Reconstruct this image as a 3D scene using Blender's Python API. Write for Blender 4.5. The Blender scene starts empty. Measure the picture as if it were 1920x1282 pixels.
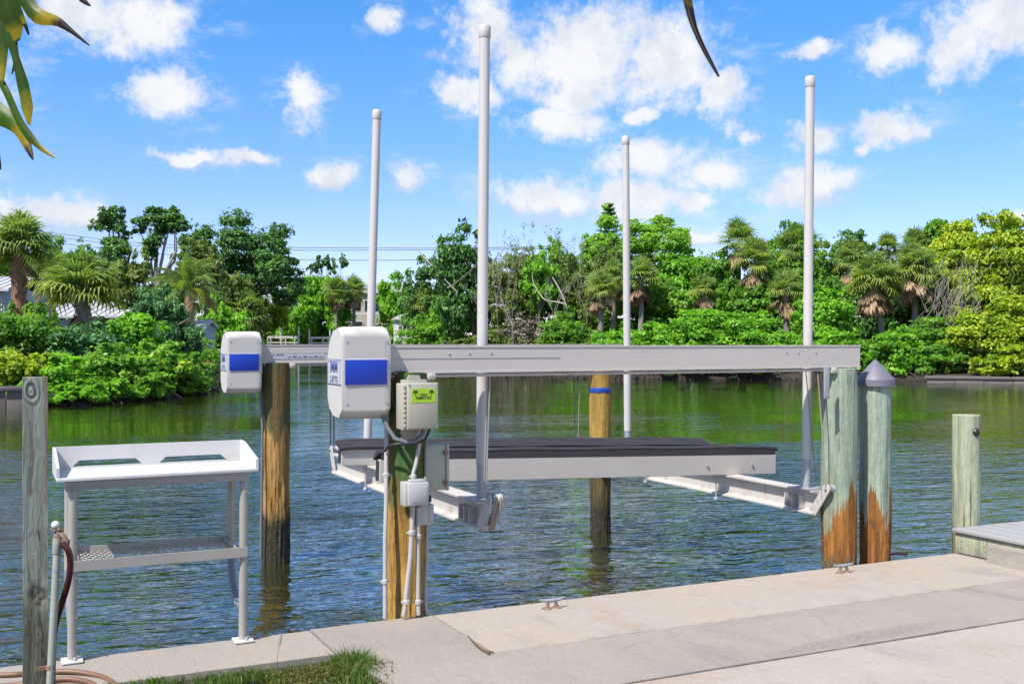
import bpy, bmesh, math, random
import numpy as np
from mathutils import Vector, Matrix, noise as mnoise

C = bpy.context.scene
R = math.radians
# ------------------------------------------------------------------ camera
# world axes: X runs along the seawall, Y points out over the canal, Z up; wall top is Z=0, wall edge Y=0
F = 2008.0                       # focal length in pixels of the 1920-wide photograph
CU, CV = 0.4349, 0.9005          # camera heading in (X, Y)
CAM = Vector((0.0, -5.85, 1.6))
cd = bpy.data.cameras.new('camera'); co = bpy.data.objects.new('camera', cd); C.collection.objects.link(co)
cd.sensor_width = 36; cd.lens = F / 1920 * 36; cd.clip_end = 3000; cd.clip_start = 0.05
co.location = CAM; co.rotation_euler = (R(90), 0, -math.atan2(CU, CV))
C.camera = co

# ------------------------------------------------------------------ light
SUN_EL, SUN_AZ = R(54), math.atan2(-0.62, -0.27)     # azimuth clockwise from +Y
SUN_DIR = Vector((math.sin(SUN_AZ) * math.cos(SUN_EL), math.cos(SUN_AZ) * math.cos(SUN_EL), math.sin(SUN_EL)))
sl = bpy.data.lights.new('sun', 'SUN'); so = bpy.data.objects.new('sun', sl); C.collection.objects.link(so)
sl.energy = 4.3; sl.angle = R(0.6); sl.color = (1.0, 0.94, 0.85)
so.rotation_euler = SUN_DIR.to_track_quat('Z', 'Y').to_euler()
C.view_settings.view_transform = 'Standard'; C.view_settings.look = 'None'
C.view_settings.gamma = 1; C.view_settings.use_curve_mapping = False
C.view_settings.exposure = 0.85


class NT:
    """small helper to write node trees"""
    def __init__(s, tree):
        s.t = tree; s.t.nodes.clear()
    def new(s, typ, ins=None, **props):
        n = s.t.nodes.new(typ)
        for k, v in props.items(): setattr(n, k, v)
        for k, v in (ins or {}).items(): s.put(n.inputs[k], v)
        return n
    def put(s, sock, v):
        if isinstance(v, bpy.types.NodeSocket): s.t.links.new(v, sock)
        else:
            if hasattr(sock.default_value, '__len__') and hasattr(v, '__len__') and len(sock.default_value) == 4 and len(v) == 3: v = (*v, 1)
            sock.default_value = v
    def m(s, op, a, b=0.0, c=0.0, clamp=False):
        return s.new('ShaderNodeMath', {0: a, 1: b, 2: c}, operation=op, use_clamp=clamp).outputs[0]
    def vm(s, op, a, b=(0, 0, 0)):
        n = s.new('ShaderNodeVectorMath', {0: a, 1: b}, operation=op)
        return n.outputs[1] if op in ('LENGTH', 'DOT_PRODUCT', 'DISTANCE') else n.outputs[0]
    def mix(s, f, a, b, mode='MIX'):
        n = s.new('ShaderNodeMix', data_type='RGBA', blend_type=mode)
        s.put(n.inputs[0], f); s.put(n.inputs[6], a); s.put(n.inputs[7], b)
        return n.outputs[2]
    def noise(s, vec, scale, detail=4, rough=0.55, dist=0.0, out=0):
        return s.new('ShaderNodeTexNoise', {'Vector': vec, 'Scale': scale, 'Detail': detail, 'Roughness': rough, 'Distortion': dist}).outputs[out]
    def step(s, x, lo, hi):
        return s.new('ShaderNodeMapRange', {0: x, 1: lo, 2: hi}, interpolation_type='SMOOTHSTEP').outputs[0]
    def ramp(s, f, stops):
        n = s.new('ShaderNodeValToRGB', {0: f}); e = n.color_ramp.elements
        while len(e) < len(stops): e.new(0.5)
        for q, (p, c) in zip(e, stops): q.position = p; q.color = (*c, 1)
        return n.outputs[0]
    def scale(s, vec, v):
        return s.vm('MULTIPLY', vec, v)


# ------------------------------------------------------------------ sky with cumulus clouds
W = bpy.data.worlds.new('World'); C.world = W; W.use_nodes = True
n = NT(W.node_tree)
sky = n.new('ShaderNodeTexSky', sky_type='NISHITA', sun_disc=False, sun_elevation=SUN_EL, sun_rotation=SUN_AZ % (2 * math.pi),
            altitude=0, air_density=1.0, dust_density=0.3, ozone_density=2.5).outputs[0]
tc = n.new('ShaderNodeTexCoord').outputs['Generated']
sx = n.new('ShaderNodeSeparateXYZ', {0: tc})
az = n.m('ARCTAN2', sx.outputs[0], sx.outputs[1])
el = n.m('ARCSINE', sx.outputs[2])
ae = n.new('ShaderNodeCombineXYZ', {0: az, 1: el}).outputs[0]
warp = n.vm('SUBTRACT', n.noise(tc, 9, 5, 0.6, out=1), (0.5, 0.5, 0.5))
warp2 = n.vm('SUBTRACT', n.noise(tc, 34, 5, 0.65, out=1), (0.5, 0.5, 0.5))
aw = n.vm('ADD', ae, n.vm('ADD', n.scale(warp, (0.075, 0.05, 0)), n.scale(warp2, (0.03, 0.022, 0))))
HEAD = math.atan2(CU, CV)
def azel(px, py):
    x, y = px - 960, 641 - py
    return HEAD + math.atan2(x, F), math.atan2(y, math.hypot(x, F))
CLOUDS = [(240, 40, 150, 70), (150, 15, 120, 60), (315, 172, 85, 52), (578, 175, 55, 58), (718, 35, 34, 42), (370, 288, 75, 18), (455, 297, 60, 20),
          (628, 325, 52, 28), (782, 332, 42, 26), (900, 50, 90, 85), (960, 100, 90, 75), (1110, 90, 180, 120), (1240, 105, 130, 90), (868, 172, 70, 38),
          (1040, 222, 120, 40), (1080, 165, 90, 60), (1345, 160, 56, 48), (1220, 300, 120, 48), (1350, 320, 95, 42), (1040, 372, 170, 48), (1180, 365, 150, 55),
          (1320, 368, 60, 28), (1300, 436, 130, 32), (1386, 243, 34, 22), (1520, 252, 58, 40), (1510, 352, 110, 48), (1668, 243, 76, 44), (1606, 275, 24, 16),
          (1680, 95, 66, 48), (1800, 70, 90, 75), (1880, 30, 120, 70), (1520, 92, 60, 16), (60, 400, 110, 42), (150, 412, 70, 34), (1200, 208, 30, 20),
          (-150, 150, 180, 80), (2100, 200, 160, 70), (2150, 20, 200, 90), (1905, 410, 40, 20)]
dens = None; base = None
for (px, py, rx, ry) in CLOUDS:
    a0, e0 = azel(px, py)
    d = n.vm('SUBTRACT', aw, (a0, e0, 0))
    d = n.vm('MULTIPLY', d, (F / rx, F / ry, 0))
    v = n.m('SUBTRACT', 1.0, n.vm('LENGTH', d))
    dens = v if dens is None else n.m('MAXIMUM', dens, v)
    s = n.m('ADD', v, n.m('MULTIPLY', n.new('ShaderNodeSeparateXYZ', {0: d}).outputs[1], 0.9))     # thick part leans to the lit top
    base = s if base is None else n.m('MAXIMUM', base, s)
# the same kind of fair-weather cumulus all round, outside the mapped part of the sky
pl = n.vm('DIVIDE', tc, n.new('ShaderNodeCombineXYZ', {0: n.m('ADD', sx.outputs[2], 0.12), 1: n.m('ADD', sx.outputs[2], 0.12), 2: 1.0}).outputs[0])
gen = n.m('MULTIPLY', n.m('SUBTRACT', n.noise(n.scale(pl, (1, 1, 0)), 1.6, 6, 0.6), 0.475), 5.0)
daz = n.m('ABSOLUTE', n.m('SUBTRACT', az, HEAD))
away = n.m('MAXIMUM', n.step(daz, 0.52, 0.62), n.step(el, 0.34, 0.44))
gen = n.m('ADD', n.m('MULTIPLY', n.m('ADD', gen, 4.0), away), -4.0)
dens = n.m('MAXIMUM', dens, gen); base = n.m('MAXIMUM', base, n.m('ADD', gen, 0.2))
fine = n.m('MULTIPLY', n.m('SUBTRACT', n.noise(tc, 55, 7, 0.68), 0.5), 1.35)
mid = n.m('MULTIPLY', n.m('SUBTRACT', n.noise(tc, 17, 6, 0.62), 0.5), 1.5)
q = n.m('ADD', dens, n.m('ADD', fine, mid))
wisp = n.m('MULTIPLY', n.step(n.noise(n.scale(ae, (1, 2.4, 1)), 14, 6, 0.68), 0.48, 0.72), n.step(dens, -0.75, 0.1))
cov = n.m('MAXIMUM', n.step(q, -0.10, 0.72), n.m('MULTIPLY', wisp, 0.5))
body = n.step(n.m('ADD', base, n.m('MULTIPLY', n.m('ADD', fine, mid), 0.6)), -0.20, 0.60)
# blue of the air, pale near the horizon
hs = n.new('ShaderNodeHueSaturation', {'Saturation': 1.22, 'Value': 1.0, 'Color': sky}).outputs[0]
skyc = n.mix(1.0, hs, n.mix(n.step(el, 0.06, 0.36), (1.42, 1.36, 1.95), (0.98, 1.60, 1.98)), 'MULTIPLY')
lumpy = n.noise(tc, 24, 4, 0.6)
cl = n.mix(body, (5.6, 6.5, 8.0), n.mix(n.step(lumpy, 0.3, 0.62), (7.1, 7.5, 8.3), (8.9, 8.95, 9.0)))
col = n.mix(n.m('MULTIPLY', cov, 0.97), skyc, cl)
bg = n.new('ShaderNodeBackground', {'Color': col, 'Strength': 0.060})
n.new('ShaderNodeOutputWorld', {0: bg.outputs[0]})
W.cycles.sampling_method = 'MANUAL'; W.cycles.sample_map_resolution = 512


# ------------------------------------------------------------------ picture geometry helpers (photo pixel -> place in the world)
def ray(px, py):
    a, b = (px - 960) / F, (641 - py) / F
    return Vector((CU + a * CV, CV - a * CU, b))
def gz(px, py, Z=0.0):
    d = ray(px, py); return CAM + d * ((Z - CAM.z) / d.z)
def gy(px, py, Y):
    d = ray(px, py); return CAM + d * ((Y - CAM.y) / d.y)
def gd(px, py, dep):
    return CAM + ray(px, py) * dep

# ------------------------------------------------------------------ object helpers
def link(o, parent=None):
    C.collection.objects.link(o)
    if parent: o.parent = parent
    return o
def tag(o, label=None, cat=None, group=None, kind=None):
    if label: o['label'] = label
    if cat: o['category'] = cat
    if group: o['group'] = group
    if kind: o['kind'] = kind
    return o
def thing(name, label, cat, loc=(0, 0, 0), rz=0, group=None):
    o = bpy.data.objects.new(name, None); o.empty_display_size = 0.1
    o.location = loc; o.rotation_euler = (0, 0, rz)
    return tag(link(o), label, cat, group)
def mesh_obj(name, me, m, parent=None, smooth=None):
    if m:
        for q in (m if isinstance(m, (list, tuple)) else [m]): me.materials.append(q)
    if smooth is not None:
        me.polygons.foreach_set('use_smooth', [True] * len(me.polygons))
        me.set_sharp_from_angle(angle=R(smooth))
    return link(bpy.data.objects.new(name, me), parent)
def dup_tree(o, parent=None):
    c = o.copy(); link(c, parent)
    for ch in list(o.children): dup_tree(ch, c)
    return c


class MB:
    """collects shapes in one bmesh; done() links it as one mesh object. Coordinates are relative to org (the thing's own origin)."""
    def __init__(s, org=(0, 0, 0)):
        s.b = bmesh.new(); s.o = Vector(org)
    def P(s, p): return Vector(p) - s.o
    def box(s, lo, hi, bev=0.0, seg=2, mat=None):
        lo, hi = s.P(lo), s.P(hi); c = (lo + hi) / 2; d = hi - lo
        g = bmesh.ops.create_cube(s.b, size=1, matrix=Matrix.Translation(c) @ Matrix.Diagonal((abs(d.x), abs(d.y), abs(d.z), 1)))
        if bev:
            es = list({e for v in g['verts'] for e in v.link_edges})
            bmesh.ops.bevel(s.b, geom=es, offset=bev, segments=seg, affect='EDGES', profile=0.5)
        return s
    def bar(s, a, b, w, h, up=(0, 0, 1), bev=0):
        a, b = s.P(a), s.P(b); d = b - a; L = d.length; d.normalize()
        x = Vector(up).cross(d); x.normalize(); y = d.cross(x)
        m = Matrix((x, y, d)).transposed().to_4x4(); m.translation = (a + b) / 2
        g = bmesh.ops.create_cube(s.b, size=1, matrix=m @ Matrix.Diagonal((w, h, L, 1)))
        if bev:
            es = list({e for v in g['verts'] for e in v.link_edges})
            bmesh.ops.bevel(s.b, geom=es, offset=bev, segments=2, affect='EDGES', profile=0.5)
        return s
    def tube(s, pts, rad, n=8, cap=True):
        pts = [s.P(p) for p in pts]
        rad = list(np.interp(np.linspace(0, 1, len(pts)), np.linspace(0, 1, len(rad)), rad)) if hasattr(rad, '__len__') else [rad] * len(pts)
        prev = None; rings = []
        for i, p in enumerate(pts):
            t = (pts[min(i + 1, len(pts) - 1)] - pts[max(i - 1, 0)]); t.normalize()
            if prev is None:
                a = Vector((0, 0, 1)) if abs(t.z) < 0.9 else Vector((1, 0, 0))
                x = a.cross(t)
            else: x = prev - t * prev.dot(t)
            x.normalize(); prev = x; y = t.cross(x)
            rings.append([s.b.verts.new(p + (x * math.cos(2 * math.pi * k / n) + y * math.sin(2 * math.pi * k / n)) * rad[i]) for k in range(n)])
        for r0, r1 in zip(rings, rings[1:]):
            for k in range(n): s.b.faces.new((r0[k], r0[(k + 1) % n], r1[(k + 1) % n], r1[k]))
        if cap:
            s.b.faces.new(rings[0][::-1]); s.b.faces.new(rings[-1])
        return s
    def lathe(s, c, prof, n=24, axis='Z', wob=None):
        c = s.P(c); rings = []
        for (r, h) in prof:
            ring = []
            for k in range(n):
                a = 2 * math.pi * k / n; rr = r
                if wob: rr = r + wob(a, h)
                p = Vector((rr * math.cos(a), rr * math.sin(a), h))
                if axis == 'X': p = Vector((p.z, p.x, p.y))
                if axis == 'Y': p = Vector((p.y, p.z, p.x))
                ring.append(s.b.verts.new(c + p))
            rings.append(ring)
        for r0, r1 in zip(rings, rings[1:]):
            for k in range(n): s.b.faces.new((r0[k], r0[(k + 1) % n], r1[(k + 1) % n], r1[k]))
        s.b.faces.new(rings[0][::-1]); s.b.faces.new(rings[-1])
        return s
    def prism(s, poly, ext):
        """polygon (list of 3-D points) swept along vector ext"""
        a = [s.b.verts.new(s.P(p)) for p in poly]; e = Vector(ext)
        b = [s.b.verts.new(v.co + e) for v in a]
        s.b.faces.new(a); s.b.faces.new(b[::-1]); k = len(a)
        for i in range(k): s.b.faces.new((a[i], b[i], b[(i + 1) % k], a[(i + 1) % k]))
        return s
    def quad(s, *pts):
        s.b.faces.new([s.b.verts.new(s.P(p)) for p in pts]); return s
    def bevel_all(s, off, seg=2, ang=20):
        es = [e for e in s.b.edges if len(e.link_faces) == 2 and e.calc_face_angle(0) > R(ang)]
        bmesh.ops.bevel(s.b, geom=es, offset=off, segments=seg, affect='EDGES', profile=0.5); return s
    def done(s, name, m, parent=None, smooth=35, loc=None):
        bmesh.ops.recalc_face_normals(s.b, faces=s.b.faces)
        me = bpy.data.meshes.new(name); s.b.to_mesh(me); s.b.free()
        o = mesh_obj(name, me, m, parent, smooth)
        if loc is not None: o.location = loc
        return o

# ------------------------------------------------------------------ materials
def new_mat(name):
    m = bpy.data.materials.new(name); m.use_nodes = True
    return m, NT(m.node_tree)
def finish(nt, **ins):
    b = nt.new('ShaderNodeBsdfPrincipled', ins)
    nt.new('ShaderNodeOutputMaterial', {0: b.outputs[0]})
    return b
def bump(nt, h, strength=0.3, dist=0.01):
    return nt.new('ShaderNodeBump', {'Height': h, 'Strength': strength, 'Distance': dist}).outputs[0]
def pos(nt):
    return nt.new('ShaderNodeNewGeometry').outputs['Position']
def simple(name, col, rough=0.5, metal=0.0, var=0.12, sc=6.0, bmp=0.0, stain=None, stretch=(1, 1, 1), coat=0.0, spec=0.5):
    m, t = new_mat(name)
    p = t.scale(pos(t), stretch)
    nz = t.noise(p, sc, 5, 0.6)
    f = t.m('MULTIPLY', t.m('SUBTRACT', nz, 0.5), 2 * var)
    c = t.mix(1.0, col, t.new('ShaderNodeCombineXYZ', {0: t.m('ADD', 1.0, f), 1: t.m('ADD', 1.0, f), 2: t.m('ADD', 1.0, f)}).outputs[0], 'MULTIPLY')
    if stain:
        sc2, lo, hi, scol, amt = stain
        c = t.mix(t.m('MULTIPLY', t.step(t.noise(p, sc2, 6, 0.65), lo, hi), amt), c, scol)
    ins = {'Base Color': c, 'Roughness': t.m('ADD', rough, t.m('MULTIPLY', f, 0.5), clamp=True), 'Metallic': metal, 'Specular IOR Level': spec}
    if coat: ins['Coat Weight'] = coat
    if bmp: ins['Normal'] = bump(t, t.noise(p, sc * 8, 4, 0.6), bmp, 0.004)
    finish(t, **ins); return m

M = {}
M['alu'] = simple('brushed_aluminium', (0.48, 0.445, 0.41), 0.55, 0.1, 0.12, 3.0, 0.1, stain=(3, 0.50, 0.80, (0.33, 0.31, 0.29), 0.5), stretch=(0.5, 1, 2.5))
M['alu_table'] = simple('weathered_aluminium', (0.36, 0.345, 0.31), 0.5, 0.3, 0.12, 9.0, 0.1, stain=(14, 0.56, 0.72, (0.40, 0.33, 0.24), 0.6))
M['alu_white'] = simple('bright_aluminium', (0.48, 0.45, 0.42), 0.5, 0.1, 0.14, 5.0, 0.1, stain=(7, 0.5, 0.70, (0.28, 0.25, 0.22), 0.65))
M['pvc'] = simple('white_plastic_pipe', (0.46, 0.44, 0.425), 0.4, 0, 0.05, 3.0, stain=(5, 0.6, 0.8, (0.48, 0.46, 0.45), 0.5))
M['galv'] = simple('grey_galvanised', (0.34, 0.35, 0.38), 0.5, 0.4, 0.15, 20.0, 0.1)
M['white'] = simple('white_cutting_board', (0.52, 0.515, 0.51), 0.4, 0, 0.03, 5.0, stain=(7, 0.52, 0.72, (0.43, 0.41, 0.37), 0.7))
M['plate'] = simple('white_painted_plate', (0.55, 0.55, 0.54), 0.5, 0, 0.06, 20.0)
M['cover'] = simple('ribbed_grey_plastic', (0.47, 0.45, 0.42), 0.45, 0, 0.07, 2.0, 0.05, stain=(4, 0.55, 0.8, (0.33, 0.31, 0.28), 0.6), stretch=(4, 4, 0.45))
M['blue'] = simple('blue_vinyl', (0.004, 0.036, 0.36), 0.4, 0, 0.12, 3.0)
M['label'] = simple('pale_vinyl', (0.42, 0.42, 0.46), 0.45, 0, 0.04, 20.0)
M['ink_blue'] = simple('blue_print', (0.05, 0.075, 0.26), 0.5, 0, 0.1, 20.0)
M['ink_grey'] = simple('grey_print', (0.09, 0.09, 0.15), 0.5, 0, 0.1, 20.0)
M['ink'] = simple('black_print', (0.012, 0.03, 0.01), 0.5, 0, 0.1, 20.0)
M['sticker'] = simple('lime_sticker', (0.30, 0.52, 0.01), 0.5, 0, 0.10, 8.0)
M['beige'] = simple('beige_enclosure', (0.36, 0.345, 0.28), 0.45, 0, 0.05, 8.0, stain=(12, 0.58, 0.8, (0.42, 0.38, 0.30), 0.4))
M['olivebox'] = simple('grey_green_enclosure', (0.33, 0.35, 0.27), 0.5, 0, 0.06, 8.0, stain=(10, 0.56, 0.8, (0.24, 0.24, 0.19), 0.5))
M['greybox'] = simple('grey_plastic_box', (0.38, 0.38, 0.385), 0.45, 0, 0.05, 8.0)
M['conduit'] = simple('grey_conduit', (0.40, 0.38, 0.365), 0.5, 0, 0.10, 20.0, stain=(30, 0.55, 0.7, (0.30, 0.27, 0.24), 0.5))
M['brace'] = simple('blue_grey_tube', (0.15, 0.17, 0.21), 0.45, 0.1, 0.15, 12.0)
M['rubber'] = simple('dark_rubber', (0.018, 0.019, 0.022), 0.5, 0, 0.2, 20.0)
M['flex'] = simple('grey_flexible_conduit', (0.13, 0.135, 0.15), 0.5, 0, 0.2, 20.0)
M['bunk'] = simple('black_bunk_slat', (0.035, 0.032, 0.036), 0.55, 0, 0.3, 15.0, 0.2)
M['cable'] = simple('steel_cable', (0.33, 0.32, 0.30), 0.5, 0.4, 0.2, 40.0)
M['cable_dark'] = simple('dark_steel_cable', (0.07, 0.07, 0.07), 0.6, 0.3, 0.2, 40.0)
M['rope'] = simple('tan_rope', (0.33, 0.26, 0.18), 0.8, 0, 0.2, 60.0, 0.3)
M['cap'] = simple('grey_pile_cap', (0.13, 0.132, 0.165), 0.5, 0, 0.06, 10.0)
M['tape'] = simple('blue_tape', (0.01, 0.05, 0.30), 0.4, 0, 0.15, 20.0)
M['rust'] = simple('rusty_cast_metal', (0.24, 0.17, 0.13), 0.7, 0.3, 0.35, 30.0, 0.5, stain=(40, 0.5, 0.65, (0.30, 0.11, 0.04), 0.8))
M['hose'] = simple('maroon_hose', (0.055, 0.014, 0.012), 0.35, 0, 0.2, 20.0)
M['hose_tan'] = simple('faded_tan_hose', (0.15, 0.075, 0.042), 0.5, 0, 0.25, 14.0)
M['pipe_old'] = simple('aged_white_pipe', (0.29, 0.31, 0.26), 0.5, 0, 0.12, 14.0, stain=(20, 0.55, 0.7, (0.30, 0.31, 0.26), 0.6))
M['bronze'] = simple('dark_bronze', (0.05, 0.04, 0.03), 0.35, 0.6, 0.2, 20.0)
M['deck'] = simple('grey_composite_board', (0.29, 0.285, 0.285), 0.6, 0, 0.10, 8.0, 0.2, stretch=(1, 8, 1))
M['twig'] = simple('dry_twig', (0.10, 0.06, 0.04), 0.8, 0, 0.3, 30.0)
M['bark'] = simple('grey_bark', (0.17, 0.14, 0.11), 0.9, 0, 0.4, 3.0, 0.5, stretch=(1, 1, 0.3))
M['bark_pale'] = simple('bleached_branches', (0.26, 0.23, 0.20), 0.9, 0, 0.3, 2.0)
M['vine'] = simple('grey_brown_vine', (0.22, 0.19, 0.17), 0.9, 0, 0.3, 3.0)
M['palm_bark'] = simple('reddish_palm_bark', (0.22, 0.115, 0.07), 0.9, 0, 0.45, 5.0, 0.5)
M['palm_grey'] = simple('grey_palm_bark', (0.22, 0.19, 0.16), 0.9, 0, 0.35, 5.0, 0.5)
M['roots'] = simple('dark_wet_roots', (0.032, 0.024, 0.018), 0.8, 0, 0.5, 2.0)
M['roof_white'] = simple('white_metal_roof', (0.42, 0.42, 0.45), 0.5, 0, 0.05, 2.0)
M['wall_blue'] = simple('pale_blue_wall', (0.33, 0.39, 0.47), 0.8, 0, 0.05, 2.0)
M['wall_white'] = simple('white_wall', (0.5, 0.5, 0.49), 0.8, 0, 0.05, 2.0)
M['wall_tan'] = simple('tan_wall', (0.36, 0.33, 0.28), 0.8, 0, 0.08, 2.0)
M['roof_grey'] = simple('grey_shingle_roof', (0.26, 0.25, 0.24), 0.9, 0, 0.12, 3.0)
M['glass'] = simple('window_glass', (0.03, 0.04, 0.05), 0.08, 0, 0.1, 2.0)
M['dock_wood'] = simple('orange_dock_wood', (0.42, 0.24, 0.12), 0.8, 0, 0.25, 3.0)
M['dock_grey'] = simple('grey_dock_post', (0.18, 0.15, 0.13), 0.9, 0, 0.3, 3.0)
M['hull'] = simple('grey_boat_hull', (0.30, 0.33, 0.38), 0.4, 0, 0.10, 2.0)
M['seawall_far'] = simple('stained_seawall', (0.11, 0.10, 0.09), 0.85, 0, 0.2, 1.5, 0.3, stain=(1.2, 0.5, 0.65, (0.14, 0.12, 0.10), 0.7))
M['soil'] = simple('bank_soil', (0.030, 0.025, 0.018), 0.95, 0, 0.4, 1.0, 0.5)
M['wire'] = simple('power_cable', (0.10, 0.11, 0.13), 0.6, 0, 0.1, 1.0)


SM = gz(1610, 1196)
def concrete(name, base, warm, dark, seed, speck=0.35, smear=None):
    m, t = new_mat(name)
    p = t.vm('ADD', pos(t), (seed * 3.7, seed * 1.3, 0))
    a = t.step(t.noise(p, 1.1, 6, 0.62), 0.36, 0.64)
    b = t.step(t.noise(t.scale(p, (1, 0.35, 1)), 2.7, 6, 0.7, 0.6), 0.50, 0.72)
    f = t.noise(p, 90, 3, 0.7); g = t.noise(p, 15, 6, 0.65)
    c = t.mix(a, base, warm)
    c = t.mix(t.m('MULTIPLY', b, 0.8), c, dark)
    st2 = t.step(t.noise(t.vm('ADD', p, t.scale(t.vm('SUBTRACT', t.noise(p, 2, 4, out=1), (0.5, 0.5, 0.5)), (0.8, 0.8, 0))), 0.75, 5, 0.7), 0.55, 0.66)
    c = t.mix(t.m('MULTIPLY', st2, 0.38), c, (0.30, 0.20, 0.13))
    vo = t.new('ShaderNodeTexVoronoi', {'Vector': t.vm('ADD', p, t.scale(t.vm('SUBTRACT', t.noise(p, 5, 4, out=1), (0.5, 0.5, 0.5)), (0.25, 0.25, 0))), 'Scale': 0.55}, feature='DISTANCE_TO_EDGE').outputs['Distance']
    crk = t.m('MULTIPLY', t.m('SUBTRACT', 1.0, t.step(vo, 0.0008, 0.003)), t.step(t.noise(p, 0.9, 2), 0.60, 0.70))
    c = t.mix(t.m('MULTIPLY', crk, 0.4), c, (0.07, 0.06, 0.055))
    if smear:                                   # a worn dark smear on the slab, where the photo has it
        x0, y0, dx, dy, L, w = smear
        d = t.vm('SUBTRACT', pos(t), (x0, y0, 0))
        d = t.vm('ADD', d, t.scale(t.vm('SUBTRACT', t.noise(p, 3, 4, out=1), (0.5, 0.5, 0.5)), (0.12, 0.12, 0)))
        al = t.vm('DOT_PRODUCT', d, (dx / L, dy / L, 0)); ac = t.vm('DOT_PRODUCT', d, (-dy / w, dx / w, 0))
        e = t.m('ADD', t.m('MULTIPLY', al, al), t.m('MULTIPLY', ac, ac))
        k = t.m('MULTIPLY', t.m('SUBTRACT', 1.0, t.step(e, 0.1, 1.0)), t.step(t.noise(p, 48, 6, 0.85), 0.36, 0.66))
        c = t.mix(t.m('MULTIPLY', k, 0.65), c, (0.11, 0.10, 0.10))
    hs = t.new('ShaderNodeHueSaturation', {'Color': c, 'Value': t.m('ADD', 1 - speck / 2, t.m('MULTIPLY', t.m('ADD', t.m('MULTIPLY', f, 0.6), t.m('MULTIPLY', g, 0.4)), speck))}).outputs[0]
    pit = t.step(t.noise(p, 38, 2, 0.5), 0.70, 0.78)
    hs = t.mix(t.m('MULTIPLY', pit, 0.35), hs, dark)
    finish(t, **{'Base Color': hs, 'Roughness': 0.88, 'Specular IOR Level': 0.25,
                 'Normal': bump(t, t.m('ADD', t.m('MULTIPLY', f, 0.8), t.m('ADD', t.m('MULTIPLY', g, 1.5), t.m('MULTIPLY', pit, -0.8))), 0.6, 0.008)})
    return m
M['cap_conc'] = concrete('cream_concrete', (0.318, 0.287, 0.255), (0.335, 0.280, 0.225), (0.240, 0.216, 0.198), 1, 0.5)
M['band_conc'] = concrete('grey_concrete', (0.245, 0.217, 0.194), (0.278, 0.243, 0.212), (0.198, 0.180, 0.171), 2, 0.6, smear=(SM.x, SM.y, 0.997, 0.08, 0.85, 0.10))
M['patio_conc'] = concrete('pinkish_concrete', (0.318, 0.278, 0.246), (0.335, 0.300, 0.268), (0.240, 0.210, 0.198), 3, 0.5)
M['slab_conc'] = concrete('pale_grey_concrete', (0.268, 0.242, 0.216), (0.290, 0.254, 0.214), (0.234, 0.210, 0.198), 4, 0.5)
M['block_conc'] = concrete('rough_grey_concrete', (0.31, 0.28, 0.245), (0.33, 0.29, 0.24), (0.16, 0.14, 0.12), 5, 0.6)


def pile_mat(name, top, low, bot, z0, z1, zb, jag=0.35, seed=0.0, knots=0.5, streak=None):
    """weathered round pile: painted/treated wood above, worn bare wood below z0..z1, crusted dark wood under zb"""
    m, t = new_mat(name)
    P = t.vm('ADD', pos(t), (seed, seed * 2.1, 0)); z = t.new('ShaderNodeSeparateXYZ', {0: pos(t)}).outputs[2]
    gr = t.noise(t.scale(P, (26, 26, 1.6)), 1.0, 6, 0.65, 0.4)
    big = t.noise(t.scale(P, (7, 7, 1.3)), 1.0, 5, 0.6)
    spot = t.noise(t.scale(P, (14, 14, 9)), 1.0, 4, 0.6)
    edge = t.m('ADD', z, t.m('MULTIPLY', t.m('SUBTRACT', big, 0.5), jag * 2.2))
    edge = t.m('ADD', edge, t.m('MULTIPLY', t.m('SUBTRACT', gr, 0.5), jag * 1.2))
    f = t.step(edge, z0, z1)
    ctop = t.mix(t.step(gr, 0.3, 0.7), tuple(0.72 * q for q in top), tuple(min(1.22 * q, 1) for q in top))
    if streak: ctop = t.mix(t.m('MULTIPLY', t.step(big, 0.47, 0.62), streak[1]), ctop, streak[0])
    clow = t.mix(t.step(gr, 0.3, 0.68), tuple(0.45 * q for q in low), tuple(min(1.3 * q, 1) for q in low))
    clow = t.mix(t.m('MULTIPLY', t.step(big, 0.5, 0.66), 0.6), clow, (low[0] * 0.55, low[1] * 0.38, low[2] * 0.3))
    clow = t.mix(t.m('MULTIPLY', t.step(spot, 0.60, 0.70), knots), clow, (0.06, 0.03, 0.015))
    c = t.mix(f, clow, ctop)
    ze = t.m('ADD', z, t.m('MULTIPLY', t.m('SUBTRACT', spot, 0.5), 0.35))
    c = t.mix(t.m('SUBTRACT', 1.0, t.step(ze, zb - 0.08, zb + 0.10)), c, t.mix(t.step(t.noise(P, 60, 4, 0.7), 0.4, 0.6), (0.02, 0.018, 0.014), bot))
    crk = t.step(t.noise(t.scale(P, (60, 60, 1.1)), 1.0, 3, 0.5), 0.66, 0.74)
    c = t.mix(t.m('MULTIPLY', crk, 0.7), c, (0.04, 0.03, 0.022))
    gri = t.step(t.noise(t.scale(P, (10, 10, 2.2)), 1.0, 7, 0.72, 0.8), 0.46, 0.68)
    c = t.mix(t.m('MULTIPLY', gri, 0.5), c, t.mix(0.5, c, (0.035, 0.03, 0.02)))
    h = t.m('SUBTRACT', t.m('ADD', gr, t.m('MULTIPLY', spot, 0.6)), crk)
    finish(t, **{'Base Color': c, 'Roughness': 0.85, 'Specular IOR Level': 0.25, 'Normal': bump(t, h, 1.0, 0.02)})
    return m


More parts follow.
